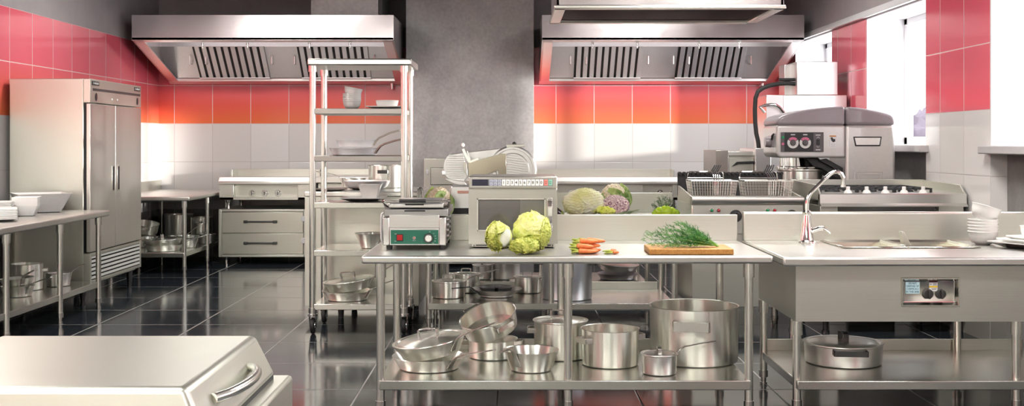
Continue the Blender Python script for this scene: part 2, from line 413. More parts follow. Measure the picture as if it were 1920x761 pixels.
# ---------------------------------------------------------------- extractor hoods
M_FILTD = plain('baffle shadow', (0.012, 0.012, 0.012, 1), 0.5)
def hood(x0, x1, label, flip, nozz, banks, cup):
    yf, yb, zt, zl, zb = 12.96, 14.42, 2.88, 2.597, 2.18
    t = thing('extractor_hood', label, 'extractor hood', ((x0 + x1) / 2, (yf + yb) / 2, zb))
    T = 0.02
    mb = MB().box(x0, x1, yf, yf + T, zl, zt).box(x0 + T, x1 - T, yf + T, yb - T, zt - T, zt).box(x0 + T, x1 - T, yb - T, yb, zb, zt)
    for xs in (x0, x1 - T): mb.prism([(yf + T, zt), (yb, zt), (yb, zb), (yf + T, zl - (zl - zb) * T / (yb - yf))], 'x', xs, xs + T)
    mb.build('canopy', M_HOOD, t)
    sl = (zb - zl) / (yb - yf)
    def oz(y): return zl + sl * (y - yf)
    mb = MB()
    for a, b_ in ((x0, x0 + 0.125), (x1 - 0.125, x1)):
        mb.prism([(yf, zl), (yb, zb), (yb, zb + 0.015), (yf, zl + 0.015)], 'x', a, b_)
    mb.prism([(yf, zl), (yf + 0.07, oz(yf + 0.07)), (yf + 0.07, oz(yf + 0.07) + 0.03), (yf, zl + 0.03)], 'x', x0, x1)
    mb.prism([(yb - 0.09, oz(yb - 0.09)), (yb, zb - 0.01), (yb, zb + 0.03), (yb - 0.02, zb + 0.03), (yb - 0.09, oz(yb - 0.09) + 0.035)], 'x', x0, x1)
    mb.build('rim', M_HOODIN, t, bev=0.003)
    # filter wall inside
    y0, z0, y1, z1 = 13.90, 2.604, 14.27, 2.245
    MB().prism([(y0 + 0.03, z0), (y1 + 0.03, z1), (y1 + 0.06, z1), (y0 + 0.06, zt - 0.03), (y0 + 0.03, zt - 0.03)], 'x', x0 + T, x1 - T).build('filter_wall', M_FILT, t)
    for (pa, pb) in banks:
        a, b_ = PX(pa, 13.95), PX(pb, 13.95)
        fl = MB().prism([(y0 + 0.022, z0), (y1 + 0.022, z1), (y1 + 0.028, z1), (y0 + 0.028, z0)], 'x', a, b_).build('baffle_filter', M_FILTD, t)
        mb = MB(); n = 10; p = (b_ - a) / n
        for k in range(n):
            xa = a + p * (k + 0.34); xb = a + p * (k + 0.98)
            mb.prism([(y0 - 0.004, z0), (y1 - 0.004, z1), (y1 + 0.02, z1), (y0 + 0.02, z0)], 'x', xa, xb)
        mb.prism([(y0 - 0.008, z0 + 0.008), (y0 + 0.02, z0 + 0.008), (y0 + 0.02, z0 - 0.004), (y0 - 0.008, z0 - 0.004)], 'x', a, b_)
        mb.prism([(y1 - 0.012, z1 + 0.004), (y1 + 0.02, z1 + 0.004), (y1 + 0.02, z1 - 0.012), (y1 - 0.012, z1 - 0.012)], 'x', a, b_)
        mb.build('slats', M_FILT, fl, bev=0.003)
        for xx in (a - 0.05, a + 0.14, b_ + 0.07):
            ym, zm = y0 + 0.42 * (y1 - y0), z0 + 0.42 * (z1 - z0)
            MB().sweep([(xx, ym + 0.02, zm + 0.045), (xx, ym - 0.035, zm + 0.04), (xx, ym - 0.03, zm - 0.05), (xx, ym + 0.07, zm - 0.05)], 0.008, 6).build('filter_handle', M_HANDLE, fl)
    for px in nozz:
        xx = PX(px, 13.06)
        MB().cyl((xx, 13.06, zl + 0.02), (xx, 13.06, zl - 0.045), 0.018, seg=12).cyl((xx, 13.06, zl - 0.045), (xx, 13.06, zl - 0.085), 0.009, seg=10).build('nozzle', M_CHROME, t)
    xx = PX(cup, 14.36)
    MB().cyl((xx, 14.36, zb), (xx, 14.36, zb - 0.075), 0.02, seg=14).build('drain_cup', M_CHROME, t)
    return t
hood(-4.298, -1.338, 'long stainless extractor hood above the left griddle, reaching the left wall', 1, (380, 464, 580, 656), ((361, 496), (557, 690)), 735)
hood(0.34, 3.303, 'long stainless extractor hood at back, right of the concrete pillar', -1, (1111, 1195, 1311, 1386), ((1078, 1206), (1272, 1400)), 1430)
# ducts above the hoods
t = thing('vent_duct', 'grey plastered duct box rising from the left extractor hood', 'duct', (PX(646, 13.4), 13.7, 2.88))
box('duct_box', M_CONC, PX(583, 13.4), PX(709, 13.4), 13.4, 14.2, 2.88, ZC, t)
box('duct_gap', plain('dark duct gap', (0.03, 0.03, 0.03, 1), 0.5), PX(709, 13.4) + 0.002, PX(717, 13.4), 13.4, 14.2, 2.88, ZC, t)  # dark strip stands for the shaded gap beside the duct
# island hood frame hanging over the middle tables
x0, x1, yf, yb, zb = 0.27, 1.66, 7.0, 7.88, 2.267
t = thing('island_hood', 'open steel island hood hanging above the middle worktables', 'extractor hood', ((x0 + x1) / 2, (yf + yb) / 2, zb))
mb = MB().box(x0, x1, yf, yf + 0.02, zb, ZC - 0.002).box(x0, x1, yb - 0.02, yb, zb, ZC - 0.002).box(x0, x0 + 0.02, yf, yb, zb, ZC - 0.002).box(x1 - 0.02, x1, yf, yb, zb, ZC - 0.002)
mb.build('hood_skirt', M_HOOD, t, bev=0.003)
mb = MB().box(x0 - 0.012, x1 + 0.012, yf - 0.012, yf + 0.05, zb - 0.012, zb + 0.012).box(x0 - 0.012, x1 + 0.012, yb - 0.05, yb + 0.012, zb - 0.012, zb + 0.012)
mb.box(x0 - 0.012, x0 + 0.06, yf, yb, zb - 0.012, zb + 0.012).box(x1 - 0.06, x1 + 0.012, yf, yb, zb - 0.012, zb + 0.012)
mb.build('rim', M_TUBE, t, bev=0.006)
# ================================================================ worktables
H = 0.85
def leg_parts(t, x, y, top, r=0.0225, foot=True):
    l = MB().cyl((x, y, 0.075), (x, y, top - 0.03), r, seg=24).cyl((x, y, top - 0.075), (x, y, top - 0.0005), r + 0.007, seg=24).build('leg', M_TUBE, t)
    if foot:
        MB().cyl((x, y, 0.045), (x, y, 0.085), r + 0.004, seg=24).cyl((x, y, 0.012), (x, y, 0.05), r * 0.72, seg=20).cyl((x, y, 0), (x, y, 0.014), r * 0.95, seg=20).build('foot', M_HANDLE, l)
def work_table(name, label, x0, x1, y0, y1, sh, lx, ly, th=0.042, splash=0.0, side_splash=0.0, upstand=0.0, inset=0.03, cat='worktable'):
    t = thing(name, label, cat, ((x0 + x1) / 2, (y0 + y1) / 2, 0))
    MB().box(x0, x1, y0, y1, H - th, H).build('tabletop', M_TOP, t, bev=0.011, seg=3)
    if splash: MB().prism([(y1 - 0.042, H - 0.001), (y1 - 0.042, H + splash), (y1, H + splash), (y1, H - 0.001)], 'x', x0 + 0.002, x1 - 0.002).build('backsplash', M_SHEET, t, bev=0.004)
    if side_splash: MB().box(x0, x0 + 0.03, y0, y1, H - 0.001, H + side_splash).build('backsplash', M_SHEETY, t, bev=0.004)
    for x in lx:
        for y in ly: leg_parts(t, x, y, H - th)
    a, b_, c, d = min(lx) - 0.004, max(lx) + 0.004, min(ly) - inset, max(ly) + inset
    MB().box(a, b_, c, d, sh - 0.05, sh).build('shelf', M_SHELF, t, bev=0.004)
    if upstand: MB().box(a + 0.03, b_ - 0.03, d - 0.012, d, sh - 0.001, sh + upstand).build('shelf_upstand', M_SHEET, t, bev=0.002)
    return t
work_table('worktable', 'front stainless worktable with panini grill and microwave on top, pots on its shelf', -0.785, 1.36, 5.967, 6.95, 0.196, (-0.69, 0.294, 1.243), (6.02, 6.87), splash=0.155, upstand=0.065)
work_table('worktable', 'middle stainless worktable right behind the front one, with slicer and cauliflowers on top', -0.715, 1.36, 8.77, 9.73, 0.2, (-0.643, 0.305, 1.255), (8.86, 9.66), splash=0.165, upstand=0.065)
work_table('worktable', 'farther stainless worktable behind the slicer table, pans on its low shelf', -0.70, 1.30, 10.1, 11.0, 0.2, (-0.62, 0.28, 1.2), (10.17, 10.92))
work_table('worktable', 'stainless worktable along the left wall stacked with square white crockery', XL + 0.004, -3.513, 6.9, 10.02, 0.23, (-4.40, -3.6), (7.22, 8.16, 9.13, 9.98), th=0.05)
work_table('corner_table', 'stainless worktable in the back left corner with a bare top', XL + 0.004, -3.50, 12.44, YB - 0.005, 0.236, (-4.385, -3.58), (12.53, 13.47, 14.36), th=0.045, side_splash=0.12)
# ================================================================ sink table
x0, x1, y0, y1 = 1.392, 3.16, 5.88, 6.95
t = thing('sink_table', 'stainless double sink table at right with deep apron and rear splash', 'sink', ((x0 + x1) / 2, (y0 + y1) / 2, 0))
B = [(1.86, 2.19), (2.235, 2.59)]; by0, by1 = 6.40, 6.83
mb = MB()
th = 0.045
xs = [x0, B[0][0], B[0][1], B[1][0], B[1][1], x1]; ys = [y0, by0, by1, y1]
# one continuous top with two openings
def top_with_holes(mb, xs, ys, z0, z1, holes):
    V = {}
    def vv(i, j, k):
        if (i, j, k) not in V: V[(i, j, k)] = mb.v(xs[i], ys[j], (z0, z1)[k])
        return V[(i, j, k)]
    nx, ny = len(xs) - 1, len(ys) - 1
    for i in range(nx):
        for j in range(ny):
            if (i, j) in holes: continue
            mb.f([vv(i, j, 1), vv(i + 1, j, 1), vv(i + 1, j + 1, 1), vv(i, j + 1, 1)])
            mb.f([vv(i, j, 0), vv(i, j + 1, 0), vv(i + 1, j + 1, 0), vv(i + 1, j, 0)])
            for (di, dj, a, b_) in ((-1, 0, (i, j), (i, j + 1)), (1, 0, (i + 1, j), (i + 1, j + 1)), (0, -1, (i, j), (i + 1, j)), (0, 1, (i, j + 1), (i + 1, j + 1))):
                q = (i + di, j + dj)
                if q in holes or not (0 <= q[0] < nx and 0 <= q[1] < ny):
                    mb.f([vv(*a, 0), vv(*b_, 0), vv(*b_, 1), vv(*a, 1)])
top_with_holes(mb, xs, ys, H - th, H, {(1, 1), (3, 1)})
mb.build('tabletop', M_TOP, t, bev=0.010, seg=3)
MB().prism([(y1 - 0.055, H - 0.001), (y1 - 0.055, H + 0.165), (y1 - 0.048, H + 0.172), (y1, H + 0.172), (y1, H - 0.001)], 'x', x0 + 0.002, x1 - 0.002).build('backsplash', M_SHEET, t, bev=0.005)
for (a, b_) in B:
    mb = MB(); w = 0.008
    zb = 0.60
    pts = lambda g, z: [(a + g, by0 + g, z), (b_ - g, by0 + g, z), (b_ - g, by1 - g, z), (a + g, by1 - g, z)]
    rings = [[mb.v(*p) for p in pts(-0.02, H + 0.004)], [mb.v(*p) for p in pts(-0.003, H + 0.009)], [mb.v(*p) for p in pts(0.01, H - 0.004)], [mb.v(*p) for p in pts(0.03, zb + 0.03)], [mb.v(*p) for p in pts(0.055, zb)]]
    for A, C in zip(rings, rings[1:]):
        for k in range(4): mb.f([A[k], A[(k + 1) % 4], C[(k + 1) % 4], C[k]])
    mb.f(rings[-1])
    bs = mb.build('basin', steel('basin steel', (0.60, 0.58, 0.50, 1), 0.2), t, solid=0.003)
    mb = MB().lathe([(0.0, 0.004), (0.02, 0.004), (0.045, 0.009), (0.045, 0.0)], 24, ((a + b_) / 2, (by0 + by1) / 2, zb)).build('drain', M_CHROME, bs)
# apron with a recessed control panel
ax0, ax1, ay0, ay1, az0 = 1.485, 3.10, 6.0, 6.90, 0.503
rx0, rx1, rz0, rz1 = PX(1689, 6.0), PX(1799.5, 6.0), PZ(575, 6.0), PZ(520, 6.0)
mb = MB(); az1 = H - th
top_xs, top_zs = [ax0, rx0 + 0.012, rx1 - 0.012, ax1], [az0, rz0 + 0.012, rz1 - 0.012, az1]
for i in range(3):
    for j in range(3):
        if (i, j) == (1, 1): continue
        mb.box(top_xs[i], top_xs[i + 1], ay0, ay0 + 0.01, top_zs[j], top_zs[j + 1])
bmesh.ops.remove_doubles(mb.bm, verts=mb.bm.verts[:], dist=1e-5)
mb.box(ax0, ax0 + 0.01, ay0 + 0.01, ay1, az0, az1).box(ax1 - 0.01, ax1, ay0 + 0.01, ay1, az0, az1).box(ax0 + 0.01, ax1 - 0.01, ay1 - 0.01, ay1, az0, az1)
mb.box(ax0 + 0.01, ax1 - 0.01, ay0 + 0.01, ay1 - 0.01, az0, az0 + 0.01)
ap = mb.build('apron', M_SHEET, t)
# control panel tray
mb = MB()
def rect(g, y): return [(rx0 + g, y, rz0 + g), (rx1 - g, y, rz0 + g), (rx1 - g, y, rz1 - g), (rx0 + g, y, rz1 - g)]
rings = [[mb.v(*p) for p in rect(g, y)] for g, y in ((0.0, ay0 - 0.0005), (0.002, ay0 - 0.006), (0.009, ay0 - 0.006), (0.012, ay0 - 0.001), (0.021, ay0 + 0.017), (0.026, ay0 + 0.019))]
for A, C in zip(rings, rings[1:]):
    for k in range(4): mb.f([A[k], A[(k + 1) % 4], C[(k + 1) % 4], C[k]])
mb.f(rings[-1])
cp = mb.build('control_tray', steel('tray steel', (0.74, 0.72, 0.67, 1), 0.16), t, ang=30)
py = ay0 + 0.0185
sx0, sx1, sz0, sz1 = PX(1698, 6.015), PX(1724.6, 6.015), PZ(550.5, 6.015), PZ(528.5, 6.015)
sign = box('notice_sticker', plain('pale blue sticker', (0.60, 0.80, 0.84, 1), 0.4), sx0, sx1, py - 0.002, py, sz0, sz1, cp, 0)
mb_t = plain('blue print', (0.01, 0.10, 0.20, 1), 0.5)
for k, ln in enumerate(('DO NOT', 'DISPOSE OF', 'CHEMICALS', 'IN THIS SINK')):
    text('lettering', ln, mb_t, 0.0105, ((sx0 + sx1) / 2, py - 0.0025, sz1 - 0.0075 - k * 0.0148), sign, width=(0.042, 0.064, 0.064, 0.069)[k])
wx0, wx1, wz0, wz1 = PX(1742.5, 6.015), PX(1758, 6.015), PZ(546, 6.015), PZ(526.5, 6.015)
wl = box('warning_sticker', M_WHITE, wx0, wx1, py - 0.002, py, wz0, wz1, cp, 0)
hh = wz1 - wz0
for a, b_, m in ((0.84, 1.0, plain('dark red print', (0.05, 0.005, 0.005, 1), 0.5)), (0.36, 0.52, plain('yellow print', (0.75, 0.50, 0.02, 1), 0.5))):
    box('band', m, wx0, wx1, py - 0.003, py - 0.0015, wz0 + a * hh, wz0 + b_ * hh, wl, 0)
mb = MB()
for z, xa, xb in ((0.74, 0.45, 0.95), (0.66, 0.45, 0.9), (0.58, 0.45, 0.95), (0.25, 0.3, 0.9), (0.15, 0.3, 0.85), (0.70, 0.05, 0.3), (0.62, 0.08, 0.3)):
    mb.box(wx0 + xa * (wx1 - wx0), wx0 + xb * (wx1 - wx0), py - 0.003, py - 0.0015, wz0 + z * hh, wz0 + (z + 0.035) * hh)
mb.build('small_print', M_TEXTBLK, wl)
for px in (1739.3, 1763):
    kx, kz = PX(px, 6.02), PZ(550.5, 6.02); r = 0.0265
    k = MB().cyl((kx, py, kz), (kx, py - 0.018, kz), r, r * 0.94, 32).build('knob', plain('dark knob', (0.045, 0.042, 0.04, 1), 0.35), cp, bev=0.003)
    MB().box(kx - 0.006, kx + 0.006, py - 0.034, py - 0.017, kz - r * 0.92, kz + r * 0.92).build('knob_grip', MATS['dark knob'], k, bev=0.004)
for x in (1.5, 2.655, 3.08):
    for y in (6.04, 6.84): leg_parts(t, x, y, az0)
MB().box(1.49, 3.09, 5.985, 6.88, 0.148, 0.195).build('shelf', M_SHELF, t, bev=0.004)
MB().box(1.52, 3.06, 6.868, 6.88, 0.194, 0.262).build('shelf_upstand', M_SHEET, t, bev=0.002)
# faucet
Yf = 6.76; fx = PX(1513, Yf)
t = thing('faucet', 'tall chrome mixer faucet standing on the sink table', 'faucet', (fx, Yf, H))
HF = H + 0.0012
MB().lathe([(0.0, 0.0), (0.052, 0.0), (0.054, 0.008), (0.044, 0.014), (0.036, 0.05), (0.026, 0.125), (0.022, 0.16), (0.027, 0.165), (0.027, 0.178), (0.018, 0.188), (0.0, 0.188)], 32, (fx, Yf, HF)).build('body', M_CHROME, t)
pts = [(PX(a, Yf), Yf, PZ(c, Yf)) for a, c in ((1513, 400), (1513, 384), (1515, 372), (1521, 361), (1530, 352), (1544, 338), (1556, 327), (1563, 322.5), (1571, 322), (1577.5, 326), (1580.5, 333), (1581, 340), (1581, 347))]
MB().sweep(pts, 0.0125, 14).build('spout', M_CHROME, t)
MB().cyl(pts[-1], (pts[-1][0], Yf, pts[-1][2] - 0.012), 0.016, seg=16).build('spout_tip', M_CHROME, t)
MB().sweep([(PX(a, Yf), Yf - d, PZ(c, Yf)) for a, c, d in ((1516, 436, 0.01), (1526, 431, 0.02), (1537, 427, 0.03), (1541, 427, 0.035))], [0.014, 0.015, 0.016, 0.016], 14).build('valve', M_CHROME, t)
MB().sweep([(PX(a, Yf), Yf - d, PZ(c, Yf)) for a, c, d in ((1537, 425, 0.03), (1545, 430, 0.045), (1552, 437, 0.055))], [0.009, 0.008, 0.006], 12).build('lever', M_CHROME, t)
# scraper blade left in the sink, leaning on the divider
Ys = 6.62
MB().prism([(PX(1691, Ys), PZ(434, Ys)), (PX(1695, Ys), PZ(434.5, Ys)), (PX(1709, Ys), PZ(459, Ys)), (PX(1695, Ys), PZ(459, Ys))], 'y', Ys, Ys + 0.06).build('steel_scraper', M_SHEET, None, (PX(1700, Ys), Ys, H + 0.006), bev=0.002)
tag(bpy.data.objects['steel_scraper'], 'thin steel scraper blade standing between the two sink basins', 'scraper')
# ================================================================ refrigerator
X0, Xb, Xd, Xf, Y0, Y1 = -4.41, -3.76, -3.735, -3.70, 10.06, 11.44
t = thing('refrigerator', 'tall two door stainless refrigerator against the left wall', 'refrigerator', ((X0 + Xf) / 2, (Y0 + Y1) / 2, 0))
box('cabinet', M_SHEETY, X0, Xb, Y0, Y1, 0.17, 2.0, t, 0.006)
M_DOOR = steel('refrigerator door steel', (0.74, 0.72, 0.67, 1), 0.40, 'z')
box('header', M_SHEETY, Xb, Xf, Y0, Y1, 1.79, 2.0, t, 0.004)
hd = bpy.data.objects['header']
Xq = Xf + 0.001
box('groove', plain('groove shadow', (0.05, 0.045, 0.045, 1), 0.4), Xf - 0.005, Xq, Y0 + 0.06, Y1 - 0.03, 1.897, 1.920, hd, 0)
for yy in (Y0 + 0.14, Y1 - 0.12):
    MB(Matrix.Translation((Xf, yy, 1.845)) @ Matrix.Diagonal((1, 1, 1.5, 1)) @ Matrix.Rotation(PI / 2, 4, 'Y')).lathe([(0.024, -0.002), (0.024, 0.004), (0.018, 0.006), (0, 0.006)], 20).build('lock', plain('dark oval lock', (0.03, 0.015, 0.018, 1), 0.4), hd)
for yy in (Y0 + 0.55, Y0 + 0.69):
    MB().cyl((Xf, yy, 1.837), (Xf + 0.003, yy, 1.837), 0.009, seg=12).build('indicator', M_WHITE, hd)
for yy in (Y0 + 0.125, Y1 - 0.125):
    bd = box('badge', M_BLACK, Xf, Xf + 0.004, yy - 0.085, yy + 0.085, 1.946, 1.982, hd, 0.001)
    text('lettering', 'Delfield', M_TEXTWHT, 0.02, (Xf + 0.0045, yy, 1.964), bd, 'right', 0.13)
box('gasket', M_VOID, Xb, Xd, Y0 + 0.012, Y1 - 0.012, 0.47, 1.785, t, 0)
Ym = 10.70
for a, b_, hy in ((Y0, Ym - 0.004, Ym - 0.07), (Ym + 0.004, Y1, Ym + 0.07)):
    d = box('door', M_DOOR, Xd, Xf, a, b_, 0.475, 1.782, t, 0.004)
    hnd = box('handle', M_HANDLE, Xf - 0.002, Xf + 0.006, hy - 0.03, hy + 0.03, 0.99, 1.225, d, 0.002)
    box('grip_slot', M_VOID, Xf + 0.001, Xf + 0.0075, hy - 0.012, hy + 0.02, 1.0, 1.215, d, 0)
gf = MB()
for a, b_, c, d_ in ((Y0, Y0 + 0.035, 0.2, 0.465), (Y1 - 0.035, Y1, 0.2, 0.465), (Y0 + 0.035, Y1 - 0.035, 0.2, 0.225), (Y0 + 0.035, Y1 - 0.035, 0.44, 0.465)):
    gf.box(Xb, Xf, a, b_, c, d_)
gf = gf.build('grille_frame', M_SHEETY, t, bev=0.002)
box('grille_void', M_VOID, Xb, Xb + 0.01, Y0 + 0.035, Y1 - 0.035, 0.225, 0.44, gf, 0)
mb = MB()
for k in range(6):
    z = 0.236 + k * 0.036
    mb.prism([(Xf - 0.003, z), (Xf - 0.005, z + 0.019), (Xf - 0.012, z + 0.021), (Xf - 0.012, z)], 'y', Y0 + 0.035, Y1 - 0.035)
mb.build('louvres', plain('light louvre enamel', (0.74, 0.74, 0.70, 1), 0.35), gf)
for x in (X0 + 0.1, Xb - 0.03):
    for y in (Y0 + 0.07, Y1 - 0.08):
        MB().cyl((x, y, 0.17), (x, y, 0.05), 0.034, 0.024, 20).cyl((x, y, 0.05), (x, y, 0.0), 0.02, 0.022, 20).build('leg', M_DARKH, t)
# ================================================================ warming drawers and griddles along the back wall
def dial(parent, x, y, z, r=0.03, m=M_CHROME):
    k = MB().cyl((x, y, z), (x, y - 0.012, z), r, seg=28).cyl((x, y - 0.012, z), (x, y - 0.03, z), r * 0.7, r * 0.6, 24).build('knob', m, parent, bev=0.002)
    MB().box(x - 0.004, x + 0.004, y - 0.036, y - 0.028, z - r * 0.55, z + r * 0.55).build('knob_grip', M_DARKH, k, bev=0.001)
Yd = 13.56; xa, xb = PX(410, Yd), PX(592, Yd)
t = thing('warming_drawers', 'low stainless two drawer warming cabinet under the left griddle', 'cabinet', ((xa + xb) / 2, Yd + 0.4, 0))
z0, z1 = PZ(482, Yd), PZ(392, Yd)
box('cabinet', M_SHEET, xa, xb, Yd + 0.02, 14.4, z0, z1, t, 0.006)
fm = MB()
for a, b_, c, d_ in ((xa, xa + 0.035, z0, z1), (xb - 0.14, xb, z0, z1), (xa + 0.035, xb - 0.14, z0, z0 + 0.03), (xa + 0.035, xb - 0.14, z1 - 0.03, z1)): fm.box(a, b_, Yd - 0.012, Yd + 0.02, c, d_)
fm.build('front_frame', M_SHEET, t, bev=0.005)
zm = (z0 + z1) / 2
for a, b_ in ((z0 + 0.034, zm - 0.003), (zm + 0.003, z1 - 0.034)):
    d = box('drawer', steel('drawer steel', (0.66, 0.655, 0.585, 1), 0.32, 'x'), xa + 0.045, xb - 0.148, Yd - 0.006, Yd + 0.02, a, b_, t, 0.004)
    zz = (a + b_) / 2 + 0.01; h0, h1 = PX(458, Yd), PX(520, Yd)
    hm = MB().box(h0 + 0.03, h1 - 0.03, Yd - 0.045, Yd - 0.025, zz - 0.011, zz + 0.011)
    hm.box(h0, h0 + 0.045, Yd - 0.05, Yd - 0.006, zz - 0.017, zz + 0.017).box(h1 - 0.045, h1, Yd - 0.05, Yd - 0.006, zz - 0.017, zz + 0.017)
    hm.build('handle', M_DARKH, d, bev=0.005)
for z in (PZ(410, Yd), PZ(451, Yd)):
    MB().cyl((PX(570, Yd), Yd - 0.012, z), (PX(570, Yd), Yd - 0.03, z), 0.034, seg=24).build('knob', M_WHITE, t, bev=0.004)
for x in (xa + 0.08, xb - 0.08):
    for y in (Yd + 0.05, 14.3):
        MB().cyl((x, y, z0), (x, y, 0.05), 0.03, 0.018, 16).cyl((x, y, 0.05), (x, y, 0), 0.016, 0.02, 16).build('leg', M_HANDLE, t)
def griddle(label, xa, xb, base, knobs, panels, zbase):
    Y = 13.54; z0, zt = PZ(375, Y), PZ(343.5, Y)
    t = thing('griddle', label, 'griddle', ((xa + xb) / 2, Y + 0.4, zbase))
    MB().box(xa + 0.01, xb - 0.01, Y + 0.10, 14.4, z0, zt).build('body', M_SHEET, t, bev=0.004)
    mb = MB()
    for a, b_ in panels: mb.box(a, b_, Y, Y + 0.10, z0, zt)
    mb.box(xa, xb, Y, Y + 0.10, z0, z0 + 0.035)
    mb.build('front_panel', M_SHEET, t, bev=0.004)
    MB().prism([(Y - 0.03, zt - 0.012), (Y - 0.03, zt + 0.02), (Y + 0.03, zt + 0.075), (Y + 0.075, zt + 0.075), (Y + 0.09, zt + 0.04), (14.4, zt + 0.04), (14.4, zt - 0.012)], 'x', xa - 0.006, xb).build('cooking_plate', M_TOP, t, bev=0.006)
    zs = PZ(317, 14.3)
    mb = MB().box(xa, xb, 14.375, 14.40, zt + 0.035, zs)
    mb.prism([(Y + 0.55, zt + 0.035), (14.40, zt + 0.035), (14.40, zs), (Y + 0.55, zs)], 'x', xa, xa + 0.02).prism([(Y + 0.55, zt + 0.035), (14.40, zt + 0.035), (14.40, zs), (Y + 0.55, zs)], 'x', xb - 0.02, xb)
    mb.build('splash_guard', M_SHEET, t, bev=0.003)
    for px in knobs:
        dial(t, PX(px, Y + 0.08), Y + 0.10, PZ(362, Y + 0.1), 0.041)
    for x in (xa + 0.08, xb - 0.08):
        for y in (Y + 0.12, 14.3):
            l = MB().cyl((x, y, z0 + 0.002), (x, y, zbase + (0.04 if zbase > 0 else 0.04)), 0.036 if zbase > 0 else 0.026, 0.02, 16).cyl((x, y, zbase + 0.04), (x, y, zbase), 0.018, 0.022, 16).build('leg', M_HANDLE, t)
    return t
xa = PX(411, 13.54)
griddle('long stainless griddle with three chrome knobs, standing on the warming drawers', xa, -2.36, None, (472, 496, 521), ((xa, PX(438, 13.54)), (PX(558, 13.54), -2.36)), z1)
griddle('long stainless griddle at the back wall, right of the pillar, behind the cabbages', 0.29, 2.0, None, (1072, 1122, 1238, 1262), ((PX(1163, 13.54), PX(1205, 13.54)), (1.9, 2.0)), 0.0)
# a further splash backed counter seen behind the rack
t = thing('back_counter', 'stainless counter at back wall, between the left griddle and the concrete pillar', 'counter', (-1.83, 13.9, 0))
box('cabinet', M_SHEET, -2.30, -1.36, 13.6, 14.4, 0.1, PZ(343.5, 13.55), t, 0.004)
box('tabletop', M_TOP, -2.32, -1.34, 13.5, 14.4, PZ(343.5, 13.55), PZ(331, 13.55), t, 0.01)
box('backsplash', M_SHEET, -2.32, -1.34, 14.37, 14.4, PZ(331, 13.55), PZ(317, 14.3), t, 0.003)
for x in (-2.22, -1.44):
    for y in (13.68, 14.3): MB().cyl((x, y, 0.1), (x, y, 0), 0.025, 0.02, 14).build('leg', M_HANDLE, t)
# ================================================================ steam cabinet by the pillar
Yc = 13.2; a, b_, zt = PX(795, Yc), PX(905, Yc), PZ(297, Yc)
t = thing('steam_cabinet', 'grey steel cabinet with square door in front of the pillar, behind the slicer', 'cabinet', ((a + b_) / 2, 13.55, 0))
box('body', M_SHEET, a, b_, Yc, 13.95, 0.1, zt, t, 0.006)
d = box('door', M_SHEET, PX(808, Yc), PX(890, Yc), Yc - 0.012, Yc + 0.002, PZ(346, Yc), PZ(315, Yc), t, 0.003)
box('door_gap', M_VOID, PX(807.3, Yc), PX(891, Yc), Yc - 0.003, Yc + 0.001, PZ(347, Yc), PZ(314.3, Yc), t, 0)
box('door_latch', M_WHITE, PX(799, Yc), PX(803.5, Yc), Yc - 0.03, Yc, PZ(327, Yc), PZ(318, Yc), t, 0.005)
for x in (a + 0.07, b_ - 0.07):
    for y in (Yc + 0.06, 13.88): MB().cyl((x, y, 0.1), (x, y, 0), 0.025, 0.02, 14).build('leg', M_HANDLE, t)
# ================================================================ prep counter behind the rack
xa, xb, ya, yb = -1.683, -0.755, 9.32, 10.3
t = thing('prep_counter', 'stainless cabinet counter behind the wheeled rack, with a big pot on top', 'counter', ((xa + xb) / 2, (ya + yb) / 2, 0))
box('cabinet', M_SHEET, xa, xb, ya, yb, 0.11, 1.0, t, 0.004)
box('tabletop', M_TOP, xa - 0.004, xb + 0.004, ya - 0.008, yb, 1.0, 1.04, t, 0.006)
box('end_panel', M_SHEET, xa, xa + 0.075, ya - 0.006, ya + 0.002, 0.11, 0.998, t, 0.002)
for x in (xa + 0.28, xb - 0.1):
    for y in (ya + 0.09, yb - 0.09): MB().cyl((x, y, 0.11), (x, y, 0), 0.028, 0.022, 16).build('leg', M_DARKH, t)
# ================================================================ wheeled rack
xa, xb, ya, yb = -1.497, -0.812, 8.61, 9.13
t = thing('shelf_rack', 'tall stainless shelf rack on four caster wheels holding white crockery and pans', 'rack', ((xa + xb) / 2, (ya + yb) / 2, 0))
RS = [0.228, 0.63, 0.99, 1.34, 1.695]
for x in (xa, xb):
    for y in (ya, yb):
        p = MB().cyl((x, y, 0.16), (x, y, 2.03), 0.0245, seg=24).cyl((x, y, 1.97), (x, y, 2.02), 0.032, seg=24).cyl((x, y, 0.155), (x, y, 0.2), 0.03, seg=24).build('post', M_TUBE, t)
for z in RS: box('shelf', M_SHELFSHADE if z > 1.2 else M_SHELF, xa + 0.012, xb - 0.012, ya - 0.02, yb + 0.02, z - 0.042, z, t, 0.003)
box('top_shelf', M_TOP, xa - 0.03, xb + 0.06, ya - 0.055, yb + 0.05, 2.016, 2.066, t, 0.01)
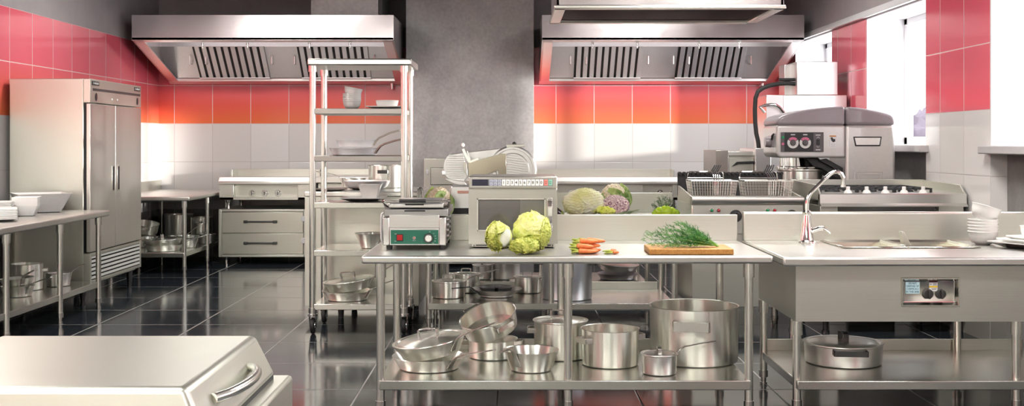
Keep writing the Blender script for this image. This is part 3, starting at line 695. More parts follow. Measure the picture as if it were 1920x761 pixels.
for x in (xa, xb):
    for y in (ya, yb):
        dx = 0.012
        cs = MB().cyl((x, y, 0.155), (x, y, 0.138), 0.036, seg=20).prism([(y - 0.025, 0.14), (y + 0.025, 0.14), (y + 0.034, 0.05), (y + 0.014, 0.05)], 'x', x - 0.026, x - 0.021).prism([(y - 0.025, 0.14), (y + 0.025, 0.14), (y + 0.034, 0.05), (y + 0.014, 0.05)], 'x', x + 0.021, x + 0.026)
        cs = cs.build('caster', M_CHROME, t, bev=0.001)
        MB(Matrix.Translation((x, y + 0.02, 0.062)) @ Matrix.Rotation(PI / 2, 4, 'Y')).lathe([(0.02, -0.017), (0.05, -0.017), (0.06, -0.011), (0.062, 0), (0.06, 0.011), (0.05, 0.017), (0.02, 0.017)], 28).build('wheel', M_RUBBER, cs)
        MB(Matrix.Translation((x, y + 0.02, 0.062)) @ Matrix.Rotation(PI / 2, 4, 'Y')).lathe([(0, -0.02), (0.034, -0.019), (0.036, -0.0165), (0.036, 0.0165), (0.034, 0.019), (0, 0.02)], 24).build('wheel_hub', M_CHROME, cs)
# ================================================================ foreground chest with sloping lid
t = thing('chest_cooker', 'large stainless chest with sloping lid and curved handle, nearest at bottom left', 'chest', (-1.17, 3.13, 0))
xr, yf, yb_ = -0.785, 2.763, 3.514
pts_top = [(-1.60, 0.85), (xr, 0.85)]
mb = MB()
lz = 0.722
A = [mb.v(-1.62, yf + 0.0, 0.85), mb.v(xr, yf, 0.85), mb.v(xr, yb_, 0.85), mb.v(-1.562, yb_, 0.85)]
Bv = [mb.v(-1.72, yf - 0.02, lz), mb.v(xr + 0.056, yf - 0.02, lz), mb.v(xr + 0.056, yb_ + 0.03, lz), mb.v(-1.64, yb_ + 0.03, lz)]
mb.f(A); mb.f(Bv[::-1])
for k in range(4): mb.f([A[k], A[(k + 1) % 4], Bv[(k + 1) % 4], Bv[k]])
lid = mb.build('lid', steel('satin lid steel', (0.62, 0.625, 0.56, 1), 0.38, None, var=0.08), t, bev=0.016, seg=4)
box('front_trim', M_WHITE, -1.70, xr - 0.015, yf - 0.045, yf - 0.03, 0.742, 0.792, lid, 0.014)
hp = []
for k in range(13):
    u = k / 12; y = 2.905 + u * 0.40
    bow = math.sin(PI * min(max(u, 0), 1)) ** 0.6
    hp.append((xr + 0.030 + 0.052 * bow, y, 0.792 + 0.006 * bow))
MB().sweep(hp, 0.0135, 14).build('handle', M_TUBE, lid)
box('body', M_SHEETY, -1.76, xr + 0.098, yf - 0.06, yb_ + 0.085, 0.12, 0.712, t, 0.012)
box('lid_gap', M_VOID, -1.70, xr + 0.050, yf - 0.01, yb_ + 0.02, 0.70, 0.726, t, 0)
for x in (-1.66, xr + 0.03):
    for y in (yf + 0.03, yb_ - 0.02): MB().cyl((x, y, 0.12), (x, y, 0), 0.03, 0.024, 16).build('leg', M_DARKH, t)
# ================================================================ twin deep fryer
Y0 = 8.75; xa, xb, yb = 1.376, 2.23, 9.54
t = thing('deep_fryer', 'twin basket stainless deep fryer with green and red pilot lights', 'deep fryer', ((xa + xb) / 2, (Y0 + yb) / 2, 0))
zt = 1.025
box('cabinet', M_SHEET, xa, xb, Y0 + 0.03, yb, 0.178, 0.965, t, 0.006)
MB().prism([(Y0 + 0.03, 0.965), (Y0 + 0.004, 0.975), (Y0 - 0.006, 0.995), (Y0, 1.018), (Y0 + 0.03, zt), (Y0 + 0.09, zt), (Y0 + 0.09, 0.965)], 'x', xa, xb).build('front_nosing', M_TOP, t, ang=50)
mb = MB(); xs = [xa + 0.012, xa + 0.06, 1.775, 1.83, xb - 0.06, xb - 0.012]; ys = [Y0 + 0.09, Y0 + 0.13, yb - 0.14, yb - 0.03]
top_with_holes(mb, xs, ys, 0.965, 1.0, {(1, 1), (3, 1)})
deck = mb.build('deck', M_TOP, t, bev=0.003)
for a, b_ in ((xs[1], xs[2]), (xs[3], xs[4])): box('oil_well', plain('frying oil', (0.16, 0.13, 0.08, 1), 0.12), a, b_, ys[1], ys[2], 0.966, 0.972, t, 0)
for a in (xa, xb - 0.012): MB().prism([(Y0 + 0.06, 0.964), (Y0 + 0.06, zt), (yb - 0.04, 1.085), (yb, 1.085), (yb, 0.964)], 'x', a, a + 0.012).build('side_guard', M_SHEETY, t, bev=0.002)
fp = box('control_panel', M_SHEET, xa + 0.004, xb - 0.004, Y0 + 0.018, Y0 + 0.032, 0.74, 0.962, t, 0.003)
for px, m in ((1335, 'green'), (1348, 'red'), (1440, 'green'), (1453, 'red')):
    c = {'green': plain('green lamp', (0.01, 0.30, 0.10, 1), 0.2), 'red': plain('red lamp', (0.5, 0.02, 0.03, 1), 0.2)}[m]
    x, z = PX(px, Y0), PZ(394.5, Y0)
    l = MB().cyl((x, Y0 + 0.018, z), (x, Y0 + 0.008, z), 0.015, seg=18).build('lamp_ring', M_CHROME, fp)
    MB().blob((x, Y0 + 0.008, z), 0.0115, 2).build('lamp', c, l)
for px in (1380, 1485):
    x, z = PX(px, Y0), PZ(405, Y0)
    k = MB().cyl((x, Y0 + 0.018, z), (x, Y0 + 0.008, z), 0.048, seg=28).cyl((x, Y0 + 0.008, z), (x, Y0 - 0.02, z), 0.034, 0.03, 28).build('knob', M_DARKH, fp, bev=0.002)
    MB().box(x - 0.006, x + 0.006, Y0 - 0.026, Y0 - 0.018, z - 0.02, z + 0.028).build('knob_grip', M_BLACK, k)
mb = MB().box(xa, PX(1466, yb), yb - 0.03, yb, 1.0, PZ(324, yb))
n = 24; x1 = PX(1466, yb)
for k in range(n):
    x = xa + 0.015 + (x1 - xa - 0.03) * k / (n - 1)
    mb.cyl((x, yb - 0.065, PZ(324.5, yb)), (x, yb + 0.01, PZ(324.5, yb)), 0.0125, seg=10)
mb.build('rear_grille', M_IRON, t)
for x in (xa + 0.06, xb - 0.07):
    for y in (Y0 + 0.07, yb - 0.1): MB().cyl((x, y, 0.178), (x, y, 0.10), 0.036, 0.030, 20).cyl((x, y, 0.10), (x, y, 0.02), 0.026, 0.03, 20).cyl((x, y, 0.02), (x, y, 0.0), 0.034, 0.034, 20).build('leg', M_HANDLE, t)
M_WIRE = steel('wire steel', (0.86, 0.85, 0.80, 1), 0.34, None, var=0.02)
def basket(px0, px1, label):
    Yc = 9.11
    x0, x1 = PX(px0, Yc), PX(px1, Yc); xc = (x0 + x1) / 2
    zt_, zb_ = 1.138, 1.002
    t = thing('fryer_basket', label, 'fryer basket', (xc, Yc, zb_), 'wire baskets of the deep fryer')
    wx, wy = (x1 - x0) / 2, 0.13; s = 0.9
    def P(u, v, q): # u,v in -1..1, q 0 bottom..1 top
        k = s + (1 - s) * q
        return (xc + u * wx * k, Yc + v * wy * k, zb_ + (zt_ - zb_) * q)
    mb = MB(); r = 0.0014
    nu, nv, nq = 17, 10, 6
    for i in range(nu + 1):
        u = -1 + 2 * i / nu
        mb.sweep([P(u, -1, 1), P(u, -1, 0), P(u, 1, 0), P(u, 1, 1)], r, 4, False)
    for j in range(nv + 1):
        v = -1 + 2 * j / nv
        mb.sweep([P(-1, v, 1), P(-1, v, 0), P(1, v, 0), P(1, v, 1)], r, 4, False)
    for q in range(1, nq):
        qq = q / nq
        mb.sweep([P(-1, -1, qq), P(1, -1, qq), P(1, 1, qq), P(-1, 1, qq)], r, 4, False, True)
    mb.build('wire_mesh', M_WIRE, t)
    MB().sweep([P(-1, -1, 1), P(1, -1, 1), P(1, 1, 1), P(-1, 1, 1)], 0.004, 8, False, True).build('rim', M_WIRE, t)
    zf = 1.205
    MB().sweep([P(-0.98, 0.9, 0.9), (xc - wx * 0.93, Yc + 0.12, zf - 0.015), (xc - wx * 0.85, Yc + 0.12, zf), (xc + wx * 0.55, Yc + 0.12, zf), (xc + wx * 0.62, Yc + 0.12, zf - 0.015), P(0.66, 0.95, 0.95)], 0.0045, 8).sweep([(xc - wx * 0.95, Yc + 0.12, zf - 0.05), (xc + wx * 0.62, Yc + 0.12, zf - 0.05)], 0.003, 6).build('hanging_frame', M_CHROME, t)
    mb = MB()
    for k in range(4):
        x = xc + wx * (0.02 + 0.09 * k)
        mb.sweep([P(0.02 + 0.09 * k, -1, 0.2), (x, Yc - 0.115, zt_ + 0.002), (x, Yc - 0.06, zt_ + 0.045), (x + 0.012, Yc + 0.10, zt_ + 0.075)], 0.0038, 6)
    h = mb.build('handle', M_CHROME, t)
    mb = MB()
    for k in range(4):
        x = xc + wx * (0.02 + 0.09 * k) + 0.012
        mb.sweep([(x, Yc + 0.09, zt_ + 0.073), (x + 0.05, Yc + 0.22, zt_ + 0.115)], 0.0055, 8)
    mb.build('handle_grip', M_BLACK, h)
basket(1291, 1377, 'wire fryer basket with black handle, the left one in the fryer')
basket(1390, 1480, 'wire fryer basket with black handle, the right one in the fryer')
# ================================================================ gas range
Y0 = 8.6; xa, xb, yb = 2.31, 3.41, 9.5; zt = PZ(363, Y0)
t = thing('gas_range', 'wide stainless gas range with five white burner knobs by the right wall', 'range', ((xa + xb) / 2, (Y0 + yb) / 2, 0))
z1 = PZ(386, Y0)
MB().prism([(Y0 + 0.01, zt), (Y0, zt - 0.006), (Y0 - 0.004, z1 + 0.02), (Y0 - 0.03, z1 + 0.004), (Y0 - 0.03, z1 - 0.004), (Y0 + 0.05, z1), (Y0 + 0.05, zt)], 'x', xa, xb).build('front_nosing', M_TOP, t, ang=25)
box('cooktop', M_TOP, xa + 0.006, xb - 0.006, Y0 + 0.05, yb, zt - 0.04, zt, t, 0.002)
mb = MB()
xo0, xo1 = PX(1573, Y0), PX(1763, Y0)
mb.box(xa + 0.01, xo0, Y0 + 0.03, yb, 0.16, z1).box(xo1, xb - 0.01, Y0 + 0.03, yb, 0.16, z1).box(xo0, xo1, Y0 + 0.03, yb, 0.16, 0.3).box(xo0, xo1, yb - 0.04, yb, 0.3, z1)
mb.build('cabinet', M_SHEET, t, bev=0.003)
box('oven_door', steel('dark oven door steel', (0.16, 0.155, 0.15, 1), 0.25), xo0, xo1, Y0 + 0.08, Y0 + 0.11, 0.3, z1 - 0.002, t, 0.003)
for a in (xa, xb - 0.012): MB().prism([(Y0 + 0.02, zt - 0.05), (Y0 + 0.02, zt + 0.004), (Y0 + 0.10, zt + 0.062), (yb, zt + 0.075), (yb, zt - 0.05)], 'x', a, a + 0.012).build('side_guard', M_SHEETY, t, bev=0.002)
box('rear_guard', M_SHEET, xa, xb, yb - 0.014, yb, zt - 0.05, zt + 0.078, t, 0.002)
gx = [xa + 0.05 + (xb - xa - 0.24) * k / 3 for k in range(4)]
for i in range(3):
    for j in range(2):
        a, b_ = gx[i] + 0.006, gx[i + 1] - 0.006; c = Y0 + 0.2 + j * 0.335; d = c + 0.325
        zg = zt + 0.034; mb = MB(); w = 0.009
        for (p, q) in (((a, c), (b_, c)), ((a, d), (b_, d)), ((a, c), (a, d)), ((b_, c), (b_, d)), ((a, (c + d) / 2), (b_, (c + d) / 2)), (((a + b_) / 2, c), ((a + b_) / 2, d)), ((a + (b_ - a) * .25, c), (a + (b_ - a) * .25, d)), ((a + (b_ - a) * .75, c), (a + (b_ - a) * .75, d))):
            mb.box(min(p[0], q[0]) - w / 2, max(p[0], q[0]) + w / 2, min(p[1], q[1]) - w / 2, max(p[1], q[1]) + w / 2, zg - 0.012, zg)
        for p in ((a, c), (b_, c), (a, d), (b_, d)): mb.box(p[0] - 0.008, p[0] + 0.008, p[1] - 0.008, p[1] + 0.008, zt, zg)
        g = mb.build('grate', M_IRON, t)
        MB().lathe([(0.0, 0.022), (0.035, 0.022), (0.04, 0.016), (0.055, 0.012), (0.06, 0.0)], 24, ((a + b_) / 2, (c + d) / 2, zt)).build('burner', M_IRON, t)
for px in (1590, 1625, 1660, 1695, 1731):
    Yk = Y0 + 0.13; x = PX(px, Yk)
    k = MB().lathe([(0.0, 0.022), (0.02, 0.022), (0.028, 0.012), (0.033, 0.0)], 24, (x, Yk, zt)).build('knob', M_PORC, t)
    MB().lathe([(0.0, 0.05), (0.011, 0.049), (0.015, 0.044), (0.015, 0.02)], 20, (x, Yk, zt)).build('knob_grip', M_PORC, k)
for x in (xa + 0.07, xb - 0.07):
    for y in (Y0 + 0.1, yb - 0.1): MB().cyl((x, y, 0.16), (x, y, 0.06), 0.034, 0.02, 18).cyl((x, y, 0.06), (x, y, 0.015), 0.02, 0.02, 18).cyl((x, y, 0.015), (x, y, 0), 0.028, 0.03, 18).build('leg', M_DARKH, t)
# ================================================================ planetary mixer
Yn = 9.74; t = thing('planetary_mixer', 'big floor standing planetary mixer with rounded grey top behind the fryer', 'mixer', (2.9, 10.0, 0))
M_MIX = plain('mixer enamel', (0.60, 0.58, 0.56, 1), 0.28, 0.35, coat=0.4)
M_MIXTOP = plain('mixer top plastic', (0.30, 0.265, 0.285, 1), 0.35, coat=0.3)
def q(pts, Y=Yn): return [(PX(a, Y), PZ(b, Y)) for a, b in pts]
yk = Yn + 0.52
MB().prism(q([(1456, 234.5), (1585, 234.5), (1585, 296), (1462, 296), (1456, 290)]), 'y', Yn, yk).build('head', M_MIX, t, bev=0.03, seg=4)
MB().prism([(PX(1585.5, Yn), 0.0)] + q([(1585.5, 234.5), (1676, 234.5), (1679, 262)]) + [(PX(1679, Yn), 0.0)], 'y', Yn - 0.004, yk).build('column', M_MIX, t, bev=0.025, seg=4)
cap = [(1455.5, 235)]
for k in range(13):
    a = k / 12; cap.append((1456 + 124 * a, 222 - 22 * math.sin(a * PI / 2) ** 0.8 if a > 0 else 226))
capR = [(1586, 235), (1586, 200)] + [(1586 + 93 * k / 12, 200 + 16 * (k / 12) ** 1.6) for k in range(1, 12)] + [(1676, 218), (1679, 225), (1679, 235)]
capL = [(1455.5, 235), (1456, 228), (1459, 222), (1466, 217), (1480, 212.5), (1500, 208), (1520, 204.5), (1545, 201.5), (1570, 200), (1584.5, 199.5), (1584.5, 235)]
MB().prism(q(capL), 'y', Yn - 0.006, yk + 0.004).build('top_cover', M_MIXTOP, t, bev=0.03, seg=4)
MB().prism(q(capR), 'y', Yn - 0.006, yk + 0.004).build('top_cover', M_MIXTOP, t, bev=0.03, seg=4)
box('column_foot', M_MIX, PX(1500, Yn), PX(1690, Yn), Yn + 0.03, yk - 0.03, 0.0, 0.09, t, 0.02)
yp = Yn - 0.001
pn = box('control_panel', M_BLACK, PX(1464, Yn), PX(1543.6, Yn), yp - 0.012, yp + 0.004, PZ(284.6, Yn), PZ(248, Yn), t, 0.003)
M_PANG = plain('panel grey', (0.10, 0.09, 0.095, 1), 0.4)
MB().box(PX(1464, Yn), PX(1470, Yn), yp - 0.014, yp - 0.011, PZ(284, Yn), PZ(248.6, Yn)).box(PX(1524.5, Yn), PX(1542.5, Yn), yp - 0.014, yp - 0.011, PZ(283.5, Yn), PZ(249.5, Yn)).build('panel_inset', M_PANG, pn)
M_PINK = plain('pink dial print', (0.62, 0.16, 0.28, 1), 0.5)
def ring_sector(mb, cx, cz, y, r0, r1, a0, a1, n=24):
    for k in range(n):
        p, r_ = a0 + (a1 - a0) * k / n, a0 + (a1 - a0) * (k + 1) / n
        mb.quad((cx + r0 * math.cos(p), y, cz + r0 * math.sin(p)), (cx + r1 * math.cos(p), y, cz + r1 * math.sin(p)), (cx + r1 * math.cos(r_), y, cz + r1 * math.sin(r_)), (cx + r0 * math.cos(r_), y, cz + r0 * math.sin(r_)))
    return mb
for cxp in (1486, 1509):
    cx, cz = PX(cxp, Yn), PZ(267.5, Yn); y = yp - 0.0145
    dl = MB().cyl((cx, y + 0.003, cz), (cx, y, cz), 0.05, seg=32).build('dial', M_BLACK, pn)
    ring_sector(MB(), cx, cz, y - 0.0006, 0.026, 0.048, -PI * 1.18, PI * 0.18, 40).build('dial_ring', M_TEXTWHT, dl)
    ring_sector(MB(), cx, cz, y - 0.0008, 0.026, 0.048, PI * 0.22, PI * 0.78, 24).build('dial_pink', M_PINK, dl)
    mb = MB()
    for k in range(5):
        a = -PI * 1.18 + PI * 1.36 * k / 4
        mb.box(cx + 0.037 * math.cos(a) - 0.0015, cx + 0.037 * math.cos(a) + 0.0015, y - 0.0016, y - 0.0007, cz + 0.037 * math.sin(a) - 0.0015, cz + 0.037 * math.sin(a) + 0.0015)
    mb.build('dial_marks', M_TEXTBLK, dl)
    MB().cyl((cx, y, cz), (cx, y - 0.02, cz), 0.0245, 0.021, 24).build('dial_knob', M_PANG, dl, bev=0.002)
    mb = MB(); zt_ = PZ(252.5, Yn); mb.box(cx - 0.018, cx + 0.018, y - 0.001, y + 0.003, zt_ - 0.004, zt_ + 0.004).build('dial_caption', M_TEXTWHT, pn)
for z, m in ((257.5, 'green lamp'), (270, None)):
    x = PX(1467, Yn)
    MB().cyl((x, yp - 0.012, PZ(z, Yn)), (x, yp - 0.022, PZ(z, Yn)), 0.012, seg=18).build('push_button', MATS['green lamp'] if m else M_PINK, pn, bev=0.002)
x = PX(1533, Yn)
MB().sweep([(x - 0.012, yp - 0.015, PZ(259, Yn)), (x, yp - 0.015, PZ(256.5, Yn)), (x + 0.012, yp - 0.015, PZ(259, Yn))], 0.0018, 5).sweep([(x - 0.012, yp - 0.015, PZ(274, Yn)), (x, yp - 0.015, PZ(276.5, Yn)), (x + 0.012, yp - 0.015, PZ(274, Yn))], 0.0018, 5).box(x - 0.02, x + 0.02, yp - 0.016, yp - 0.0135, PZ(281.5, Yn), PZ(280, Yn)).box(x - 0.02, x + 0.02, yp - 0.016, yp - 0.0135, PZ(254, Yn), PZ(252.5, Yn)).build('arrow_print', M_TEXTWHT, pn)
MB().box(x - 0.014, x + 0.014, yp - 0.02, yp - 0.013, PZ(271.5, Yn), PZ(261, Yn)).build('bowl_lift_switch', M_BLACK, pn, bev=0.004)
st = box('warning_sticker', M_WHITE, PX(1555.5, Yn), PX(1567.5, Yn), yp - 0.0025, yp + 0.002, PZ(277.5, Yn), PZ(254, Yn), t, 0)
box('band', plain('orange print', (0.55, 0.20, 0.03, 1), 0.5), PX(1555.5, Yn), PX(1567.5, Yn), yp - 0.0032, yp - 0.002, PZ(256.2, Yn), PZ(254, Yn), st, 0)
MB().prism(q([(1557, 258), (1560, 257), (1563, 261), (1565.5, 260), (1566, 265), (1562, 267), (1558.5, 263.5)]), 'y', yp - 0.0032, yp - 0.002).build('hand_symbol', M_TEXTBLK, st)
mb = MB()
for z in (269, 271, 273, 275): mb.box(PX(1557.5, Yn), PX(1566, Yn), yp - 0.0032, yp - 0.002, PZ(z + 0.5, Yn), PZ(z, Yn))
mb.build('small_print', plain('grey print', (0.3, 0.3, 0.3, 1), 0.5), st)
yp = Yn - 0.004
hs = MB().prism(q([(1599.5, 256), (1653, 256), (1650, 274), (1603, 274)]), 'y', yp - 0.006, yp + 0.002).build('hand_recess', M_BLACK, t, bev=0.003)
MB().prism(q([(1602, 258.3), (1650.3, 258.3), (1648, 271.5), (1605, 271.5)]), 'y', yp - 0.0075, yp - 0.005).build('recess_plate', M_PORC, hs)
mb = MB()
a, b_, c, d = PX(1602, Yn), PX(1655, Yn), PZ(345, Yn), PZ(322, Yn)
for g in (0.0, 0.028):
    mb.sweep([(a + g, yp - 0.001, 0.9), (a + g, yp - 0.001, d - g * 0.8), (b_ - g, yp - 0.001, d - g * 0.8), (b_ - g, yp - 0.001, 0.9)], 0.004, 6)
for xx in (a + 0.014, b_ - 0.014): mb.cyl((xx, yp + 0.002, d - 0.016), (xx, yp - 0.006, d - 0.016), 0.008, seg=10)
mb.build('access_panel', M_MIX, t)
hub = MB().box(PX(1453, Yn), PX(1462, Yn), Yn + 0.10, Yn + 0.26, PZ(276, Yn), PZ(254, Yn)).cyl((PX(1454, Yn), Yn + 0.18, PZ(266, Yn)), (PX(1443, Yn), Yn + 0.18, PZ(266, Yn)), 0.05, 0.044, 24).build('attachment_hub', M_MIXTOP, t, bev=0.004)
MB().sweep([(PX(1452, Yn), Yn + 0.1, PZ(262, Yn)), (PX(1452, Yn), Yn + 0.08, PZ(254, Yn)), (PX(1455, Yn), Yn + 0.07, PZ(251, Yn))], 0.009, 10).build('hub_lever', M_DARKH, hub)
cx = PX(1485, 10.0); cy = 10.0
MB().lathe([(0.0, PZ(296, 10) + 0.01), (0.11, PZ(296, 10) + 0.01), (0.11, PZ(311, 10)), (0.14, PZ(312.5, 10)), (0.14, PZ(316, 10)), (0.03, PZ(317, 10)), (0.03, PZ(330, 10)), (0, PZ(330, 10))], 36, (cx, cy, 0)).build('planetary_drive', M_CHROME, t)
bx = PX(1500, 10.0)
bowl = MB().lathe([(0.0, 0.80), (0.10, 0.81), (0.165, 0.88), (0.185, 0.98), (0.188, 1.19), (0.2, 1.2), (0.2, 1.21), (0.182, 1.21), (0.178, 1.0), (0.15, 0.9), (0.0, 0.83)], 48, (bx, cy, 0)).build('bowl', M_POT, t)
MB().sweep([(bx + 0.17 * math.cos(a), cy + 0.17 * math.sin(a), 1.225) for a in [2 * PI * k / 24 for k in range(24)]], 0.006, 6, False, True).build('bowl_guard', M_CHROME, t)
MB().prism(q([(1509, 296), (1534, 296), (1572, 322), (1585, 330), (1585, 345), (1560, 330), (1540, 316), (1524, 312)], 9.85), 'y', 9.85, 10.15).build('bowl_yoke', M_BLACK, t, bev=0.008)
MB().prism(q([(1545, 297), (1585, 320), (1585, 328), (1530, 300)], 9.9), 'y', 9.82, 9.86).build('yoke_brace', M_BLACK, t, bev=0.004)
# ================================================================ hood dishwasher behind the mixer
Yw = 11.6
t = thing('hood_dishwasher', 'tall stainless hood type dishwasher with black hose, behind the mixer', 'dishwasher', (PX(1512, Yw), Yw + 0.3, 0))
M_WASH = steel('dishwasher steel', (0.80, 0.78, 0.77, 1), 0.34, None, var=0.06)
box('hood_box', M_WASH, PX(1437, Yw), PX(1588, Yw), Yw, Yw + 0.6, 0.75, PZ(178, Yw), t, 0.006)
box('seam', M_HANDLE, PX(1468, Yw), PX(1469, Yw), Yw - 0.001, Yw, 0.9, PZ(178, Yw) - 0.004, t, 0)
box('upper_housing', M_WASH, PX(1495, Yw), PX(1572, Yw), Yw + 0.02, Yw + 0.5, PZ(178, Yw), PZ(115, Yw), t, 0.006)
box('rear_duct', M_WASH, PX(1471, Yw + 0.3), PX(1496, Yw + 0.3), Yw + 0.3, Yw + 0.55, PZ(178, Yw), PZ(121, Yw + 0.3), t, 0.004)
box('base_cabinet', M_WASH, PX(1440, Yw), PX(1585, Yw), Yw + 0.02, Yw + 0.58, 0.0, 0.75, t, 0.004)
def w(px, py, d=0.1): return (PX(px, Yw + d), Yw + d, PZ(py, Yw + d))
MB().sweep([w(1494, 157.5), w(1478, 156), w(1460, 157), w(1444, 160), w(1430, 165), w(1421, 172), w(1416.5, 184), w(1415.5, 205), w(1416, 230), w(1418, 250), w(1421.5, 265), w(1423, 279)], 0.022, 12).build('hose', M_RUBBER, t)
MB().sweep([w(1496, 149), w(1461, 149.5)], 0.016, 10).build('pipe_stub', M_RUBBER, t)
MB().sweep([w(1434, 211, -.1), w(1430, 206, -.1), w(1425, 201, -.1), w(1434, 197.5, -.1), w(1446, 196, -.1), w(1455, 196.5, -.08), w(1462, 201, -.05), w(1470, 211, -.02)], 0.015, 10).build('spray_arm', M_CHROME, t)
# ================================================================ low steam oven left of it
Ys = 11.0
t = thing('steam_oven', 'steel steam oven with black recessed grip behind the fryer baskets', 'oven', (PX(1390, Ys), Ys + 0.35, 0))
zt = PZ(283, Ys)
box('body', M_SHEET, PX(1365, Ys), PX(1416, Ys), Ys + 0.04, Ys + 0.7, 0.1, zt - 0.01, t, 0.004)
box('side_panel', steel('brownish steel', (0.36, 0.33, 0.31, 1), 0.35), PX(1342, Ys), PX(1366, Ys), Ys, Ys + 0.7, 0.1, PZ(282, Ys), t, 0.004)
box('top_panel', M_TOP, PX(1364, Ys), PX(1416, Ys), Ys, Ys + 0.7, PZ(292, Ys), PZ(284, Ys), t, 0.004)
box('control_column', M_WASH, PX(1414, Ys), PX(1443, Ys), Ys - 0.06, Ys + 0.7, 0.1, PZ(278, Ys), t, 0.004)
dr = box('door', M_SHEET, PX(1367, Ys), PX(1413, Ys), Ys + 0.01, Ys + 0.045, 0.8, PZ(296, Ys), t, 0.003)
MB().prism([(PX(1372, Ys), PZ(312, Ys)), (PX(1381, Ys), PZ(303, Ys)), (PX(1413, Ys), PZ(302, Ys)), (PX(1413, Ys), PZ(307, Ys)), (PX(1384, Ys), PZ(307.5, Ys))], 'y', Ys - 0.02, Ys + 0.012).build('grip', M_BLACK, dr, bev=0.003)
for x in (PX(1350, Ys), PX(1434, Ys)):
    for y in (Ys + 0.07, Ys + 0.62): MB().cyl((x, y, 0.1), (x, y, 0), 0.025, 0.02, 14).build('leg', M_HANDLE, t)
# ================================================================ panini grill
Yg = 6.30
def g(px, py, Y=Yg): return (PX(px, Y), PZ(py, Y))
X = lambda px: PX(px, Yg)
Zg = lambda py: PZ(py, Yg)
t = thing('panini_grill', 'stainless panini grill with green control panel at left end of front worktable', 'panini grill', (X(770), Yg + 0.25, H))
M_GRILL = steel('grill body steel', (0.64, 0.63, 0.62, 1), 0.28, 'x')
M_GRILLD = steel('grill plate steel', (0.36, 0.36, 0.36, 1), 0.32, 'x')
zb = H + 0.024
box('body', M_GRILL, X(729), X(824), Yg + 0.012, Yg + 0.50, zb, Zg(405), t, 0.003)
for a, b_ in ((717.5, 730), (823, 836)): MB().box(X(a), X(b_), Yg, Yg + 0.53, zb, Zg(407.5)).build('side_pillar', M_GRILL, t, bev=0.005)
MB().box(X(729.5), X(823.5), Yg + 0.002, Yg + 0.02, Zg(427), Zg(403)).build('front_panel', M_GRILL, t, bev=0.002)
cp = MB().box(X(730.5), X(823), Yg, Yg + 0.016, Zg(459.5), Zg(429.5)).build('panel_frame', M_GRILL, t, bev=0.002)
box('control_panel', M_GREEN, X(732.7), X(822), Yg - 0.002, Yg + 0.004, Zg(457.6), Zg(431), cp, 0)
sw = box('switch_frame', M_BLACK, X(743.5), X(756), Yg - 0.006, Yg, Zg(451.8), Zg(438.8), cp, 0.001)
MB().prism([(Yg - 0.007, Zg(450.5)), (Yg - 0.018, Zg(440)), (Yg - 0.004, Zg(440))], 'x', X(744.7), X(754.9)).build('rocker_switch', M_RED, sw, bev=0.001)
text('lettering', 'ON', M_TEXTWHT, 0.005, (X(742), Yg - 0.0025, Zg(438.5)), cp); text('lettering', 'OFF', M_TEXTWHT, 0.005, (X(741.7), Yg - 0.0025, Zg(452)), cp)
MB().cyl((X(776.7), Yg - 0.002, Zg(446)), (X(776.7), Yg - 0.007, Zg(446)), 0.0095, seg=20).build('pilot_ring', M_CHROME, cp)
MB().blob((X(776.7), Yg - 0.007, Zg(446)), 0.006, 2).build('pilot_light', plain('pink lamp', (0.7, 0.25, 0.22, 1), 0.2), cp)
text('lettering', 'READY', M_TEXTWHT, 0.004, (X(776.7), Yg - 0.0025, Zg(451)), cp)
kx, kz = X(803.6), Zg(446.5)
MB().cyl((kx, Yg - 0.002, kz), (kx, Yg - 0.009, kz), 0.0275, 0.025, 36).build('knob_skirt', M_DARKH, cp)
MB().cyl((kx, Yg - 0.009, kz), (kx, Yg - 0.026, kz), 0.0205, 0.018, 36).build('knob', M_SATIN, cp, bev=0.002)
for a, lab in ((80, '100'), (45, '150'), (20, '200'), (-2, '250'), (-25, '300'), (-50, 'MAX')):
    a = math.radians(a); text('lettering', lab, M_TEXTWHT, 0.0042, (kx + 0.039 * math.cos(a), Yg - 0.0025, kz + 0.036 * math.sin(a)), cp)
for x in (X(729), X(829)):
    for y in (Yg + 0.03, Yg + 0.46): MB().cyl((x, y, H + 0.0012), (x, y, zb + 0.001), 0.016, 0.018, 18).build('foot', M_RUBBER, t)
MB().prism([(Yg + 0.015, Zg(406)), (Yg + 0.015, Zg(392.5)), (Yg + 0.55, Zg(392.5)), (Yg + 0.55, Zg(406))], 'x', X(720), X(840)).build('lower_plate', M_GRILLD, t, bev=0.003)
box('crumb_slot', M_BLACK, X(758), X(797), Yg + 0.005, Yg + 0.02, Zg(396.6), Zg(394), t, 0.001)
lid = MB().box(X(727), X(831), Yg + 0.03, Yg + 0.52, Zg(391), Zg(382)).build('upper_plate', M_GRILL, t, bev=0.006)
box('lid_badge', M_BLACK, X(759), X(794), Yg + 0.022, Yg + 0.032, Zg(385.3), Zg(382.2), lid, 0.001)
MB().box(X(735), X(825), Yg + 0.10, Yg + 0.46, Zg(382), Zg(378)).build('lid_cover', M_GRILL, lid, bev=0.01)
MB().cyl((X(749.5), Yg - 0.02, Zg(376.5)), (X(799), Yg - 0.02, Zg(376.5)), 0.0095, seg=16).build('handle', M_BLACK, lid)
for s_, (a, b_, c) in enumerate(((718, 724, 732), (842, 838, 828))):
    mb = MB().sweep([(X(749.5 if s_ == 0 else 799), Yg - 0.02, Zg(376.5)), (X(a + (4 if s_ == 0 else -4)), Yg - 0.02, Zg(376.5)), (X(a), Yg, Zg(377.5)), (X(b_), Yg + 0.05, Zg(388)), (X(c), Yg + 0.12, Zg(386))], 0.006, 8)
    mb.strap([(X(a), Yg + 0.01, Zg(374)), (X(a + (3 if s_ == 0 else -3)), Yg + 0.06, Zg(389)), (X(c), Yg + 0.06, Zg(389.5))], 0.018, 0.004).build('lid_arm', M_HANDLE, lid)
